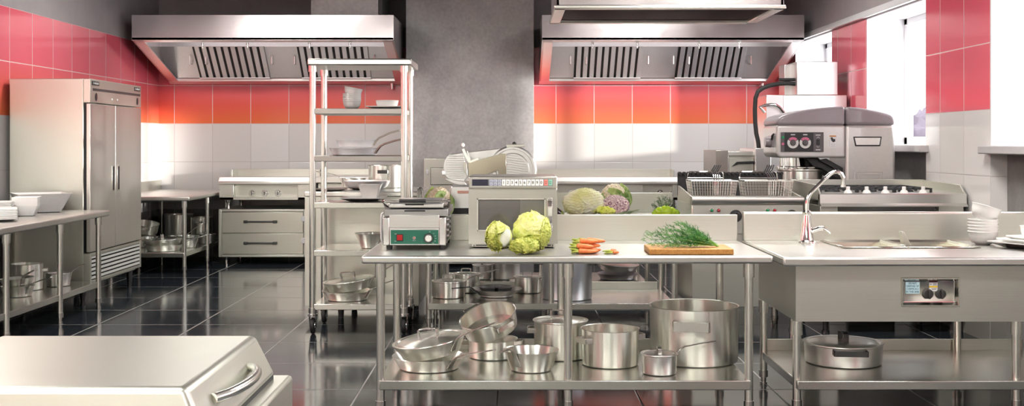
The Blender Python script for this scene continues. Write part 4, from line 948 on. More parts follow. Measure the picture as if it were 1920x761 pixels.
mb = MB().sweep([(X(718), Yg + 0.04, Zg(400)), (X(714.5), Yg + 0.04, Zg(401.5)), (X(713.6), Yg + 0.04, Zg(406)), (X(713.6), Yg + 0.04, Zg(448)), (X(714.5), Yg + 0.04, Zg(453)), (X(718), Yg + 0.04, Zg(455))], 0.006, 10).build('side_handle', M_WHITE, t)
mb = MB()
for k in range(4): mb.cyl((X(836), Yg + 0.12, Zg(414 + 10.5 * k)), (X(836) + 0.012, Yg + 0.12, Zg(414 + 10.5 * k)), 0.016, 0.01, 12).cyl((X(836), Yg + 0.3, Zg(414 + 10.5 * k)), (X(836) + 0.012, Yg + 0.3, Zg(414 + 10.5 * k)), 0.016, 0.01, 12)
mb.build('side_vents', M_GRILLD, t)
# ================================================================ microwave oven
Yg = 6.40
t = thing('microwave', 'stainless commercial microwave with number keys in the middle of the front worktable', 'microwave', (X(961), Yg + 0.26, H))
M_MW = steel('microwave steel', (0.50, 0.485, 0.45, 1), 0.34, 'x')
ybk = 6.885
box('case', M_MW, X(878.7), X(1045), Yg + 0.03, ybk, Zg(456.5), Zg(331), t, 0.005)
cp = box('control_strip', M_MW, X(878.7), X(1045), Yg, Yg + 0.03, Zg(353), Zg(331.5), t, 0.004)
bz = MB().box(X(884.8), X(1036.5), Yg - 0.002, Yg + 0.004, Zg(348.8), Zg(335.6)).build('key_panel', plain('key panel grey', (0.20, 0.20, 0.21, 1), 0.4), cp)
box('display', plain('dark display', (0.012, 0.012, 0.03, 1), 0.15), X(885.5), X(915.5), Yg - 0.004, Yg, Zg(347.9), Zg(336.4), bz, 0.001)
M_KEYG = plain('grey blue key', (0.36, 0.38, 0.46, 1), 0.4)
for i in range(3):
    for j in range(2):
        a = 917.3 + 7.7 * i; kk = box('key', M_KEYG, X(a), X(a + 6.8), Yg - 0.004, Yg, Zg(342 + j * 6), Zg(336.8 + j * 6), bz, 0.001)
        MB().box(X(a + 1.3), X(a + 5.5), Yg - 0.0046, Yg - 0.0035, Zg(339.7 + j * 6), Zg(339.0 + j * 6)).build('key_print', M_TEXTBLK, kk)
for i, dgt in enumerate('1234567890'):
    xc = 944.4 + 7.85 * i; kk = box('key', M_WHITEKEY, X(xc - 3.4), X(xc + 3.4), Yg - 0.004, Yg, Zg(347.9), Zg(336.6), bz, 0.001)
    text('digit', dgt, M_TEXTBLK, 0.0165, (X(xc), Yg - 0.0045, Zg(342.3)), kk)
for xc, m in ((1023.4, plain('red key', (0.62, 0.20, 0.17, 1), 0.4)), (1031.6, plain('green key', (0.20, 0.42, 0.33, 1), 0.4))):
    kk = box('key', m, X(xc - 3.6), X(xc + 3.6), Yg - 0.004, Yg, Zg(347.9), Zg(336.6), bz, 0.001)
    MB().box(X(xc - 2.2), X(xc + 2.2), Yg - 0.0046, Yg - 0.0035, Zg(341.3), Zg(340.5)).box(X(xc - 2.2), X(xc + 2.2), Yg - 0.0046, Yg - 0.0035, Zg(344), Zg(343.3)).build('key_print', M_TEXTBLK, kk)
# door with window
wx0, wx1, wz0, wz1 = X(894.5), X(1022.5), Zg(433), Zg(372)
d0, d1, dz0, dz1 = X(878.7), X(1045), Zg(457), Zg(355.5)
mb = MB()
for a, b_, c, e in ((d0, wx0, dz0, dz1), (wx1, d1, dz0, dz1), (wx0, wx1, dz0, wz0), (wx0, wx1, wz1, dz1)): mb.box(a, b_, Yg, Yg + 0.03, c, e)
bmesh.ops.remove_doubles(mb.bm, verts=mb.bm.verts[:], dist=1e-5)
dr = mb.build('door', M_MW, t)
mb = MB()
for a, b_, c, e in ((wx0, wx0 + 0.006, wz0, wz1), (wx1 - 0.006, wx1, wz0, wz1), (wx0, wx1, wz0, wz0 + 0.006), (wx0, wx1, wz1 - 0.006, wz1)): mb.box(a, b_, Yg - 0.002, Yg + 0.02, c, e)
mb.build('window_trim', steel('window trim', (0.74, 0.72, 0.69, 1), 0.25), dr)
box('door_window', plain('smoked glass', (0.13, 0.125, 0.12, 1), 0.06, spec=0.7), wx0, wx1, Yg + 0.012, Yg + 0.02, wz0, wz1, dr, 0)
box('perforated_screen', plain('screen panel', (0.20, 0.195, 0.19, 1), 0.3, 0.4), X(975), wx1 - 0.004, Yg + 0.0105, Yg + 0.013, wz0 + 0.006, wz1 - 0.006, dr, 0)
hx = X(1031)
MB().strap([(hx, Yg, Zg(373)), (hx, Yg - 0.03, Zg(376)), (hx, Yg - 0.038, Zg(388)), (hx, Yg - 0.038, Zg(416)), (hx, Yg - 0.03, Zg(427)), (hx, Yg, Zg(430))], 0.024, 0.007, (0, -1, 0)).box(hx - 0.014, hx + 0.014, Yg - 0.006, Yg, Zg(380), Zg(371)).box(hx - 0.014, hx + 0.014, Yg - 0.006, Yg, Zg(432), Zg(424)).build('handle', M_CHROME, dr, bev=0.001)
bs = box('base_vent', M_MW, X(884), X(1040), Yg + 0.012, Yg + 0.4, H + 0.006, Zg(457), t, 0.002)
for a, b_ in ((892, 914), (1024, 1033)): box('vent_slots', M_VOID, X(a), X(b_), Yg + 0.010, Yg + 0.013, H + 0.012, Zg(459), bs, 0)
for px in (889, 1036): MB().cyl((X(px), Yg + 0.008, Zg(460.5)), (X(px), Yg + 0.014, Zg(460.5)), 0.004, seg=10).build('screw', M_DARKH, bs)
for px in (892, 1032):
    for y in (Yg + 0.05, Yg + 0.36): MB().cyl((X(px), y, H + 0.0012), (X(px), y, H + 0.008), 0.018, seg=16).build('foot', M_RUBBER, t)
# ================================================================ slicer on the middle table
Y = 9.12
def s(px, py, Y=Y): return (PX(px, Y), Y, PZ(py, Y))
def qq(pts, Y=Y): return [(PX(a, Y), PZ(b, Y)) for a, b in pts]
t = thing('meat_slicer', 'large stainless meat slicer with round blade guard and ribbed tray behind the microwave', 'slicer', (PX(925, Y), Y + 0.15, H))
M_SLI = steel('slicer aluminium', (0.78, 0.78, 0.77, 1), 0.34, None, var=0.05)
MB().prism(qq([(846, 347), (1000, 347), (1004, 372), (1006, 403), (842, 403), (842, 372)]), 'y', Y - 0.10, Y + 0.34).build('base', M_SLI, t, bev=0.015, seg=3)
box('base_slot', M_VOID, PX(835, Y - 0.11), PX(886, Y - 0.11), Y - 0.106, Y - 0.10, PZ(401, Y - 0.1), PZ(390, Y - 0.1), t, 0.004)
st = box('rating_sticker', plain('orange sticker', (0.60, 0.22, 0.12, 1), 0.5), PX(858, Y - 0.1), PX(880, Y - 0.1), Y - 0.104, Y - 0.10, PZ(362.5, Y - 0.1), PZ(357.5, Y - 0.1), t, 0)
text('lettering', 'CAUTION', M_TEXTWHT, 0.012, (PX(869, Y - 0.1), Y - 0.1045, PZ(360, Y - 0.1)), st, width=0.08)
for px in (860, 990):
    for y in (Y - 0.05, Y + 0.28): MB().cyl((PX(px, Y), y, H + 0.0012), (PX(px, Y), y, PZ(402, Y)), 0.022, seg=16).build('foot', M_RUBBER, t)
MB().prism(qq([(843, 289), (945, 277.5), (975, 281), (975, 340), (843, 340)]), 'y', Y + 0.02, Y + 0.035).build('gauge_plate', M_SLI, t, bev=0.004)
# ribbed carriage
tr_ = MB().prism(qq([(843, 290), (868, 286), (872, 300), (876, 330), (868, 343), (852, 342), (836, 330), (832, 312), (834, 300)]), 'y', Y - 0.05, Y - 0.035).build('carriage_tray', M_SLI, t, bev=0.003)
mb = MB()
for k in range(11):
    py = 293 + k * 4.1
    a = 839 if 298 < py < 326 else 843
    mb.sweep([s(a - 3, py, Y - 0.052), s(871, py, Y - 0.052)], 0.0035, 6)
mb.build('tray_ribs', M_SLI, tr_)
MB().prism(qq([(836, 334), (872, 339), (876, 346), (862, 346), (850, 343), (838, 337)]), 'y', Y - 0.09, Y - 0.03).build('tray_lip', M_SLI, tr_, bev=0.004)
MB().sweep([s(835, 324, Y - 0.08), s(829, 324, Y - 0.08)], 0.02, 12).build('tray_knob', M_WHITE, tr_)
# disc guard
cx, _, cz = s(961, 318)
R = 44 * Y / F
gd = MB(Matrix.Translation((cx, Y - 0.02, cz)) @ Matrix.Rotation(PI / 2, 4, 'X')).lathe([(0, -0.03), (R, -0.03), (R + 0.004, -0.02), (R + 0.004, 0.02), (R - 0.008, 0.03), (R - 0.022, 0.03), (R - 0.028, 0.024), (R - 0.052, 0.024), (R - 0.056, 0.03), (R - 0.06, 0.034), (0, 0.034)], 64).build('blade_guard', M_SLI, t)
mb = MB(); r0 = R - 0.066
for k in range(13):
    dz = -r0 + 2 * r0 * (k + 0.5) / 13; hw = math.sqrt(max(0, r0 * r0 - dz * dz))
    mb.sweep([(cx - hw, Y - 0.0555, cz + dz + 0.14 * hw), (cx + hw, Y - 0.0555, cz + dz - 0.14 * hw)], 0.0028, 6)
mb.build('guard_ribs', M_SLI, gd)
MB().prism(qq([(950, 277), (983, 275), (983, 271), (982, 270), (951, 270.5), (949, 272)]), 'y', Y - 0.05, Y + 0.06).build('sharpener_box', M_SHEET, t, bev=0.003)
MB().blob(s(964.5, 268.5), 0.018, 2, sz=0.7).build('sharpener_knob', M_DARKH, t)
MB().prism(qq([(878, 305), (941, 288), (949, 288), (949, 330), (934, 330), (935, 318), (904, 330), (880, 330)]), 'y', Y - 0.085, Y - 0.078).build('slice_deflector', steel('bronze toned steel', (0.52, 0.47, 0.38, 1), 0.2), t, bev=0.001)
MB().strap([s(868, 279, Y - 0.1), s(873, 290, Y - 0.1), s(881, 304, Y - 0.1)], 0.02, 0.016, (0, -1, 0)).strap([s(876, 283, Y - 0.1), s(882, 300, Y - 0.1)], 0.008, 0.01, (0, -1, 0)).strap([s(880, 304, Y - 0.1), s(897, 297.5, Y - 0.1)], 0.016, 0.012, (0, -1, 0)).build('pusher_arm', M_CHROME, t)
MB(Matrix.Translation(s(867.5, 272, Y - 0.1)) @ Matrix.Rotation(PI / 2, 4, 'X')).lathe([(0, -0.012), (0.012, -0.012), (0.018, -0.004), (0.018, 0.006), (0.01, 0.014), (0, 0.014)], 8).build('star_knob', M_PORC, t)
MB().prism(qq([(868, 305), (876, 303), (878, 332), (872, 322)]), 'y', Y - 0.11, Y - 0.06).build('pusher_plate', M_HANDLE, t, bev=0.002)
# glass shaker behind the grill
M_CLEAR, nt, b = new_mat('clear shaker glass'); b.inputs['Transmission Weight'].default_value = 1.0; b.inputs['Roughness'].default_value = 0.03; b.inputs['Base Color'].default_value = (0.93, 0.95, 0.95, 1)
xs_, ys_ = PX(788, 9.0), 9.0
t = MB().lathe([(0, 0), (0.024, 0), (0.026, 0.01), (0.026, 0.20), (0.022, 0.225), (0.014, 0.235), (0, 0.24)], 24, (xs_, ys_, H + 0.0012)).build('glass_shaker', M_CLEAR, None, (xs_, ys_, H))
tag(t, 'clear glass shaker standing on the middle worktable, left of the cauliflower', 'shaker')
# ================================================================ pots and pans
def pot(name, label, cat, rt, rb, h, loc, rot=(0, 0, 0), mat=None, loops=(), long=None, lid=None, group=None, loop_w=None, hmat=None, lidmat=None, hth=0.007):
    """loops: azimuths (deg) of bracket handles; long: (azimuth, length, rise); lid: azimuth of its bracket"""
    mat = mat or M_POT; hmat = hmat or M_HANDLE
    t = thing(name, label, cat, (0, 0, 0), group)
    MB().lathe([(0, 0), (rb - 0.014, 0), (rb - 0.003, 0.005), (rb, 0.016), (rt - 0.001, h - 0.005), (rt + 0.003, h - 0.001), (rt + 0.002, h), (rt - 0.004, h - 0.003), (rb - 0.006, 0.018), (rb - 0.02, 0.007), (0, 0.006)], 56).build('body', mat, t, ang=30)
    def rad(z): return rb + (rt - rb) * z / h
    for az in loops:
        a = math.radians(az); e = Vector((math.cos(a), math.sin(a), 0)); s_ = Vector((-math.sin(a), math.cos(a), 0))
        w = (loop_w or rt * 0.62) / 2; zz = h * 0.80 if h < 0.16 else h - 0.055
        hb = 0.030 if rt > 0.13 else 0.022
        if rt > 0.22: hb = 0.055; zz = h - 0.085
        r0 = math.sqrt(max(rad(zz) ** 2 - w * w, 0.0001)) - 0.003; r1 = rad(zz) + 0.036
        pts = [e * r0 + s_ * w, e * (r1 - 0.006) + s_ * w, e * r1 + s_ * (w - 0.006), e * r1 - s_ * (w - 0.006), e * (r1 - 0.006) - s_ * w, e * r0 - s_ * w]
        MB().strap([p + Vector((0, 0, zz)) for p in pts], 0.006, hb).build('handle', hmat, t, bev=0.0012)
    if long:
        az, ln, rise = long; a = math.radians(az); e = Vector((math.cos(a), math.sin(a), 0))
        zs = h * 0.30
        P = [(rad(zs) - 0.002, zs), (rad(h * 0.6) + 0.004, h * 0.62), (rt + 0.012, h * 0.98), (rt + 0.03, h + 0.016), (rt + 0.06, h + 0.03), (rt + ln * 0.6, h + 0.03 + (rise - 0.03) * 0.55), (rt + ln, h + rise)]
        w = [0.034, 0.030, 0.026, 0.022, 0.020, 0.022, 0.026]
        if rt < 0.11: w = [x * 0.6 for x in w]
        MB().strap([e * r + Vector((0, 0, z)) for r, z in P], w, hth, -e * 0.5 + Vector((0, 0, 1))).build('handle', hmat, t, bev=0.002)
    if lid is not None:
        lm = lidmat or mat; z0 = h
        l = MB().lathe([(0, z0 + 0.012), (rt * 0.55, z0 + 0.010), (rt * 0.86, z0 + 0.004), (rt * 0.9, z0 - 0.002), (rt * 0.94, z0 + 0.004), (rt + 0.006, z0 + 0.005), (rt + 0.007, z0 + 0.001), (rt * 0.9, z0 - 0.008), (0, z0 + 0.004)], 56).build('lid', lm, t, ang=30)
        a = math.radians(lid); s_ = Vector((-math.sin(a), math.cos(a), 0)); w = min(0.055, rt * 0.34)
        Z = Vector((0, 0, 1)); hh = min(0.06, rt * 0.38)
        MB().strap([s_ * w + Z * (z0 + 0.008), s_ * w + Z * (z0 + hh - 0.006), s_ * (w - 0.008) + Z * (z0 + hh), -s_ * (w - 0.008) + Z * (z0 + hh), -s_ * w + Z * (z0 + hh - 0.006), -s_ * w + Z * (z0 + 0.008)], 0.030 if rt > 0.12 else 0.02, 0.007, s_).build('lid_handle', hmat, l, bev=0.0015)
    t.location = loc; t.rotation_euler = rot
    return t
def put(px, Y, z): return (PX(px, Y), Y, z)
R_ = math.radians
zs = 0.1965
# --- low shelf of the front worktable
pot('saute_pan', 'wide saute pan under the lidded one, left end of the front low shelf', 'pan', 0.20, 0.165, 0.07, put(804, 6.33, zs), long=(-47, 0.34, 0.10))
pot('saute_pan', 'tilted saute pan with bracket handled lid, on top of the wide pan, front shelf', 'pan', 0.20, 0.165, 0.080, (PX(809, 6.33) , 6.33, zs + 0.078), (R_(3), R_(-9), 0), long=(-42, 0.33, 0.11), lid=75)
pot('casserole_pot', 'steel casserole carrying a tilted open pan, rear of the front low shelf', 'pot', 0.143, 0.14, 0.108, put(924, 6.66, zs), loops=(-10, 170))
pot('casserole_pan', 'open steel pan tipped toward the viewer on top of the casserole', 'pan', 0.165, 0.155, 0.10, (PX(922, 6.62), 6.60, zs + 0.165), (R_(17), R_(-15), R_(0)), loops=(-62, 118), loop_w=0.11)
pot('conical_pan', 'small cone shaped steel pan with short handle, front edge of the low shelf', 'pan', 0.150, 0.115, 0.112, put(996, 6.28, zs), long=(-125, 0.13, 0.025))
pot('stock_pot', 'covered steel stockpot with lid handle behind the table middle leg', 'pot', 0.155, 0.153, 0.212, put(1051, 6.655, zs), loops=(175, -5), lid=80)
pot('stock_pot', 'open steel pot with two bracket handles beside the covered stockpot', 'pot', 0.163, 0.160, 0.204, put(1144, 6.44, zs), loops=(-150, 24), loop_w=0.105)
pot('saucepan', 'smallest lidded satin saucepan in front of the huge stockpot', 'pot', 0.095, 0.092, 0.105, put(1236, 6.18, zs), mat=M_SATIN, lid=0, long=(20, 0.25, 0.05))
pot('stock_pot', 'huge open stockpot at right end of the front worktable low shelf', 'pot', 0.252, 0.249, 0.316, put(1301, 6.565, zs), loops=(-102, 78), loop_w=0.2)
# --- low shelf of the sink table
pot('casserole_pot', 'low satin casserole with black handles on the shelf under the sink', 'pot', 0.217, 0.212, 0.112, put(1581, 6.50, 0.1955), mat=M_SATIN, loops=(-96, 84), loop_w=0.18, lid=0, hmat=M_DARKH, lidmat=M_TOP)
# --- low shelf of the middle worktable
pot('saucepan', 'shiny lidded saucepan at left end of the middle table low shelf', 'pot', 0.134, 0.130, 0.128, put(841, 9.2, 0.2005), long=(15, 0.28, 0.08), lid=85)
pot('casserole_pot', 'lidded pot half hidden behind the saucepan on the middle table low shelf', 'pot', 0.115, 0.112, 0.15, put(874, 9.52, 0.2005), lid=80, loops=(0,))
pot('frying_pan', 'grey frying pan holding a smaller pan, middle table low shelf', 'pan', 0.205, 0.135, 0.064, put(931, 9.25, 0.2005), mat=M_SATIN, long=(216, 0.22, 0.03), hmat=M_DARKH)
pot('frying_pan', 'smaller grey pan with dark handle nested inside the grey frying pan', 'pan', 0.134, 0.115, 0.062, put(930, 9.25, 0.2165), mat=M_GREYPAN, long=(-88, 0.20, 0.03), hmat=M_DARKH)
pot('casserole_pot', 'lidded casserole right of the grey frying pan, middle table low shelf', 'pot', 0.113, 0.111, 0.126, put(989, 9.5, 0.2005), loops=(180, 0), lid=85)
pot('stock_pot', 'tall cool grey stockpot standing behind the middle front leg', 'pot', 0.20, 0.198, 0.34, put(1063, 9.13, 0.2005), mat=M_BLUESATIN, loops=(172, -8), hmat=M_DARKH)
# --- low shelf of the farther worktable
pot('saucepan', 'pale lidded saucepan on the farther table low shelf, behind the frying pan', 'pot', 0.085, 0.083, 0.127, put(904, 10.42, 0.2005), mat=M_SATIN, lid=0, hmat=M_DARKH)
pot('stock_pot', 'large plain stockpot on the farther table low shelf', 'pot', 0.128, 0.126, 0.30, put(949, 10.45, 0.2005), mat=M_SATIN)
pot('saute_pan', 'lower one of the two grey pans stacked on the farther table low shelf', 'pan', 0.185, 0.16, 0.055, put(1158, 10.42, 0.2005), mat=M_GREYPAN)
pot('saute_pan', 'upper tilted one of the two grey pans stacked on the farther table shelf', 'pan', 0.185, 0.16, 0.065, put(1158, 10.42, 0.278), (R_(4), R_(5), 0), mat=M_SATIN, long=(188, 0.2, 0.01), lid=75)
# --- low shelf of the left worktable
zl = 0.2305
pot('stock_pot', 'tall steel pot at the back of the left table low shelf', 'pot', 0.125, 0.123, 0.215, put(51, 9.44, zl), loops=(20,))
pot('saute_pan', 'steel pan on the left table shelf, handle pointing right, lowest of two', 'pan', 0.125, 0.105, 0.085, put(33, 9.02, zl), long=(-28, 0.26, 0.085))
pot('saute_pan', 'steel pan stacked atop another on the left table shelf, handle rising steeply', 'pan', 0.125, 0.10, 0.08, (PX(33, 9.02), 9.02, zl + 0.066), (R_(1), R_(-3), 0), long=(-48, 0.30, 0.09))
pot('saucepan', 'small pale saucepan with thin handle on the left table low shelf', 'pot', 0.097, 0.095, 0.112, put(109, 9.68, zl), mat=M_SATIN, long=(35, 0.12, 0.06))
# --- low shelf of the corner table
zc = 0.2365
pot('saute_pan', 'lower of two stacked saute pans on the corner table low shelf', 'pan', 0.203, 0.175, 0.07, put(306, 12.76, zc), long=(20, 0.30, 0.10))
pot('saute_pan', 'lidded upper one of two stacked saute pans on the corner table shelf', 'pan', 0.205, 0.175, 0.075, put(305, 12.77, zc + 0.05), (R_(1), R_(-3), 0), long=(22, 0.26, 0.15), lid=20)
pot('casserole_pot', 'deep pan at left of the corner table low shelf, beneath a tilted pan', 'pot', 0.16, 0.155, 0.13, put(266, 13.25, zc), loops=(0,))
pot('casserole_pan', 'open pan lying tilted on the deep pan, corner table low shelf', 'pan', 0.165, 0.15, 0.11, (PX(270, 13.27), 13.27, zc + 0.165), (R_(8), R_(8), 0), loops=(-70,))
pot('stock_pot', 'biggest tall stockpot at the back of the corner table low shelf', 'pot', 0.175, 0.173, 0.325, put(335, 14.08, zc))
pot('stock_pot', 'second tall stockpot right of the biggest one, corner table shelf', 'pot', 0.13, 0.128, 0.30, put(378, 13.92, zc), loops=(-90,))
pot('conical_pan', 'cone shaped bright pan behind the front leg of the corner table', 'pan', 0.13, 0.09, 0.14, put(352, 13.15, zc), loops=(-60,))
pot('saucepan', 'small lidded saucepan at the far right of the corner table shelf', 'pot', 0.10, 0.098, 0.11, put(388, 13.68, zc), mat=M_SATIN, lid=10)
pot('saucepan', 'open saucepan between stacked pans and cone pan, corner table shelf', 'pot', 0.09, 0.088, 0.12, put(330, 13.35, zc), loops=(180,))
# --- on the wheeled rack and prep counter
pot('saute_pan', 'lower of two stacked saute pans on the bottom shelf of the wheeled rack', 'pan', 0.19, 0.16, 0.07, put(651, 8.86, 0.2285), long=(-30, 0.27, 0.11))
pot('saute_pan', 'lidded upper saute pan stacked on the bottom shelf of the wheeled rack', 'pan', 0.19, 0.16, 0.075, (PX(655, 8.86), 8.87, 0.2285 + 0.076), (R_(2), R_(-7), 0), long=(-12, 0.30, 0.12), lid=75)
pot('conical_pan', 'cone shaped steel pan on the second lowest shelf of the wheeled rack', 'pan', 0.118, 0.078, 0.115, put(695, 8.80, 0.6305), long=(10, 0.2, 0.09))
pot('stock_pot', 'big shiny pot with dark bracket handle on the prep counter', 'pot', 0.165, 0.163, 0.20, put(726, 10.115, 1.0405), loops=(-95, 85), loop_w=0.09, hmat=M_DARKH)
pot('saucepan', 'small steel saucepan with long left handle on the prep counter', 'pot', 0.105, 0.095, 0.085, put(663, 10.1, 1.0405), long=(186, 0.22, 0.06))
# ================================================================ crockery
def bowl(name, label, r, rb, h, loc, rot=(0, 0, 0), group=None, mat=None, seg=48):
    d = r - rb
    prof = [(0, 0), (rb * 0.92, 0), (rb, 0.004), (rb + 0.44 * d, h * 0.14), (rb + 0.74 * d, h * 0.38), (rb + 0.88 * d, h * 0.66), (r - 0.0005, h * 0.93), (r + 0.0016, h * 0.965), (r + 0.001, h), (r - 0.0012, h)]
    prof += [(rb + 0.88 * d - 0.0018, h * 0.66 + 0.001), (rb + 0.74 * d - 0.0024, h * 0.38 + 0.0015), (rb + 0.44 * d - 0.002, h * 0.14 + 0.003), (rb * 0.9, 0.007), (0, 0.007)]
    o = MB().lathe(prof, seg).build(name, mat or M_PORC, None, (0, 0, 0))
    o.location = loc; o.rotation_euler = rot
    return tag(o, label, 'bowl', group)
def sq(mb, a, z, rr=0.12):
    """ring of a rounded square of half size a"""
    pts = []
    for cx, cy, a0 in ((1, 1, 0), (-1, 1, 90), (-1, -1, 180), (1, -1, 270)):
        for k in range(4):
            p = R_(a0 + 30 * k); q = a * rr
            pts.append(mb.v(cx * (a - q) + q * math.cos(p), cy * (a - q) + q * math.sin(p), z))
    return pts
def square_dish(name, label, cat, prof, loc, rz, group=None, mat=None, rr=0.1, rot=(0, 0)):
    mb = MB(); rings = [sq(mb, a, z, rr) for a, z in prof]
    for A, B_ in zip(rings, rings[1:]):
        n = len(A)
        for k in range(n): mb.f([A[k], A[(k + 1) % n], B_[(k + 1) % n], B_[k]])
    mb.f(rings[0][::-1]); mb.f(rings[-1])
    o = mb.build(name, mat or M_PORC, None, (0, 0, 0), ang=30)
    o.location = loc; o.rotation_euler = (rot[0], rot[1], rz)
    return tag(o, label, cat, group)
ORD = ['topmost', 'second from the top', 'third from the top', 'fourth from the top', 'fifth from the top', 'sixth from the top', 'seventh from the top', 'eighth from the top', 'ninth from the top', 'tenth from the top', 'eleventh from the top', 'twelfth from the top']
# stack of round bowls on the top rack shelf and beside the sink
def bowl_stack(px, Y, z, r, n, step, where, grp, tilt, lift):
    for k in range(n):
        lab = 'white round bowl, %s of the stack %s' % (ORD[n - 1 - k], where)
        if k == n - 1: bowl('bowl', 'white round bowl tilted on top of the stack ' + where, r, r * 0.5, r * 0.95, put(px, Y, z + k * step + lift), (0, R_(tilt), 0), grp)
        else: bowl('bowl', lab, r, r * 0.5, r * 0.95, put(px, Y, z + k * step), group=grp)
bowl_stack(660, 8.82, 1.6955, 0.070, 6, 0.0135, 'on the rack', 'round bowls stacked on the rack', 11, 0.032)
bowl_stack(1843, 6.62, H + 0.0005, 0.083, 6, 0.0175, 'beside the sink', 'round bowls stacked beside the sink', 17, 0.058)
def plate_prof(a, h): return [(a * 0.55, 0), (a * 0.62, 0.002), (a, h), (a, h + 0.006), (a * 0.96, h + 0.006), (a * 0.6, 0.009)]
square_dish('plate', 'white square plate under a bowl on the highest rack shelf', 'plate', plate_prof(0.14, 0.016), put(724, 8.84, 1.6955), 0.0)
bowl('bowl', 'low white bowl standing on the plate, highest rack shelf', 0.088, 0.058, 0.058, put(726, 8.84, 1.7055))
# white frying pans on the fourth shelf
M_PANW = plain('white pan enamel', (0.92, 0.92, 0.92, 1), 0.15)
M_BRONZE = steel('dark bronze handle', (0.30, 0.26, 0.23, 1), 0.3)
def white_pan(label, r, loc, rot, az, ln):
    return pot('frying_pan', label, 'pan', r, r * 0.90, 0.058, loc, rot, mat=M_PANW, long=(az, ln, 0.075), hmat=M_BRONZE, hth=0.013)
white_pan('lower white frying pan, handle to the right, on the rack', 0.19, put(664, 8.88, 1.3405), (0, 0, 0), -14, 0.24)
white_pan('upper smaller white frying pan standing on another, on the rack', 0.15, put(667, 8.88, 1.3405 + 0.0605), (0, 0, 0), 4, 0.19)
# third shelf and counter
square_dish('plate', 'wide white square plate under a cup, middle rack shelf', 'plate', plate_prof(0.165, 0.024), put(682, 8.84, 0.9905), 0.0, mat=M_PORCG)
square_dish('cup', 'tall flared white square cup on the plate, middle rack shelf', 'cup', [(0.045, 0), (0.052, 0.004), (0.083, 0.115), (0.079, 0.115), (0.046, 0.01)], put(694, 8.84, 1.0015), 0.0, mat=M_PORCG)
bowl('bowl', 'wide white bowl in front of the big pot on the prep counter', 0.195, 0.12, 0.075, put(688, 9.75, 1.0405))
M_BROWN = plain('dark plate glaze', (0.14, 0.12, 0.10, 1), 0.3)
o = MB().lathe([(0, 0), (0.10, 0), (0.15, 0.014), (0.152, 0.018), (0.10, 0.007), (0, 0.007)], 48).build('plate', M_BROWN, None, (0, 0, 0)); o.location = put(617, 9.47, 1.0405); tag(o, 'round dark plate at left end of the prep counter top', 'plate')
# crockery on the left worktable
square_dish('serving_bowl', 'big square flared white bowl on the left worktable, next to the refrigerator', 'bowl', [(0.125, 0), (0.14, 0.006), (0.215, 0.16), (0.208, 0.16), (0.13, 0.014)], put(76, 9.73, H + 0.0005), R_(32), rr=0.06)
for k in range(7):
    square_dish('bowl', 'white square bowl, %s of the stack before the big flared bowl' % ORD[6 - k], 'bowl', [(0.055, 0), (0.062, 0.004), (0.10, 0.085), (0.10, 0.089), (0.0982, 0.089), (0.061, 0.008)], put(50, 9.22, H + 0.0005 + k * 0.0105), R_(14), 'square bowls stacked on the left table', rr=0.08)
for k in range(11):
    square_dish('plate', 'white square plate, %s of the taller pile at the photo left edge' % ORD[10 - k], 'plate', plate_prof(0.125, 0.02), put(-8, 8.92, H + 0.0005 + k * 0.0105), R_(18), 'taller pile of square plates', rr=0.08)
for k in range(8):
    square_dish('plate', 'white square plate, %s of the lower pile at the photo left edge' % ORD[7 - k], 'plate', plate_prof(0.12, 0.02), put(0, 8.58, H + 0.0005 + k * 0.0105), R_(24), 'lower pile of square plates', rr=0.08)
# plates and cup right of the sink
z = H + 0.0005
square_dish('plate', 'large white square plate, lowest of three right of the sink bowls', 'plate', plate_prof(0.17, 0.03), put(1936, 6.40, z), R_(28), mat=M_PORCG, rr=0.06)
square_dish('plate', 'middle white square plate right of the sink bowls', 'plate', plate_prof(0.14, 0.024), put(1938, 6.42, z + 0.022), R_(28), rr=0.06)
square_dish('plate', 'smallest white square plate under a cup, right of the sink bowls', 'plate', plate_prof(0.10, 0.016), put(1936, 6.44, z + 0.042), R_(12), rr=0.06)
bowl('cup', 'white rounded cup on the small plate at the right photo edge', 0.058, 0.03, 0.07, put(1933, 6.44, z + 0.053))
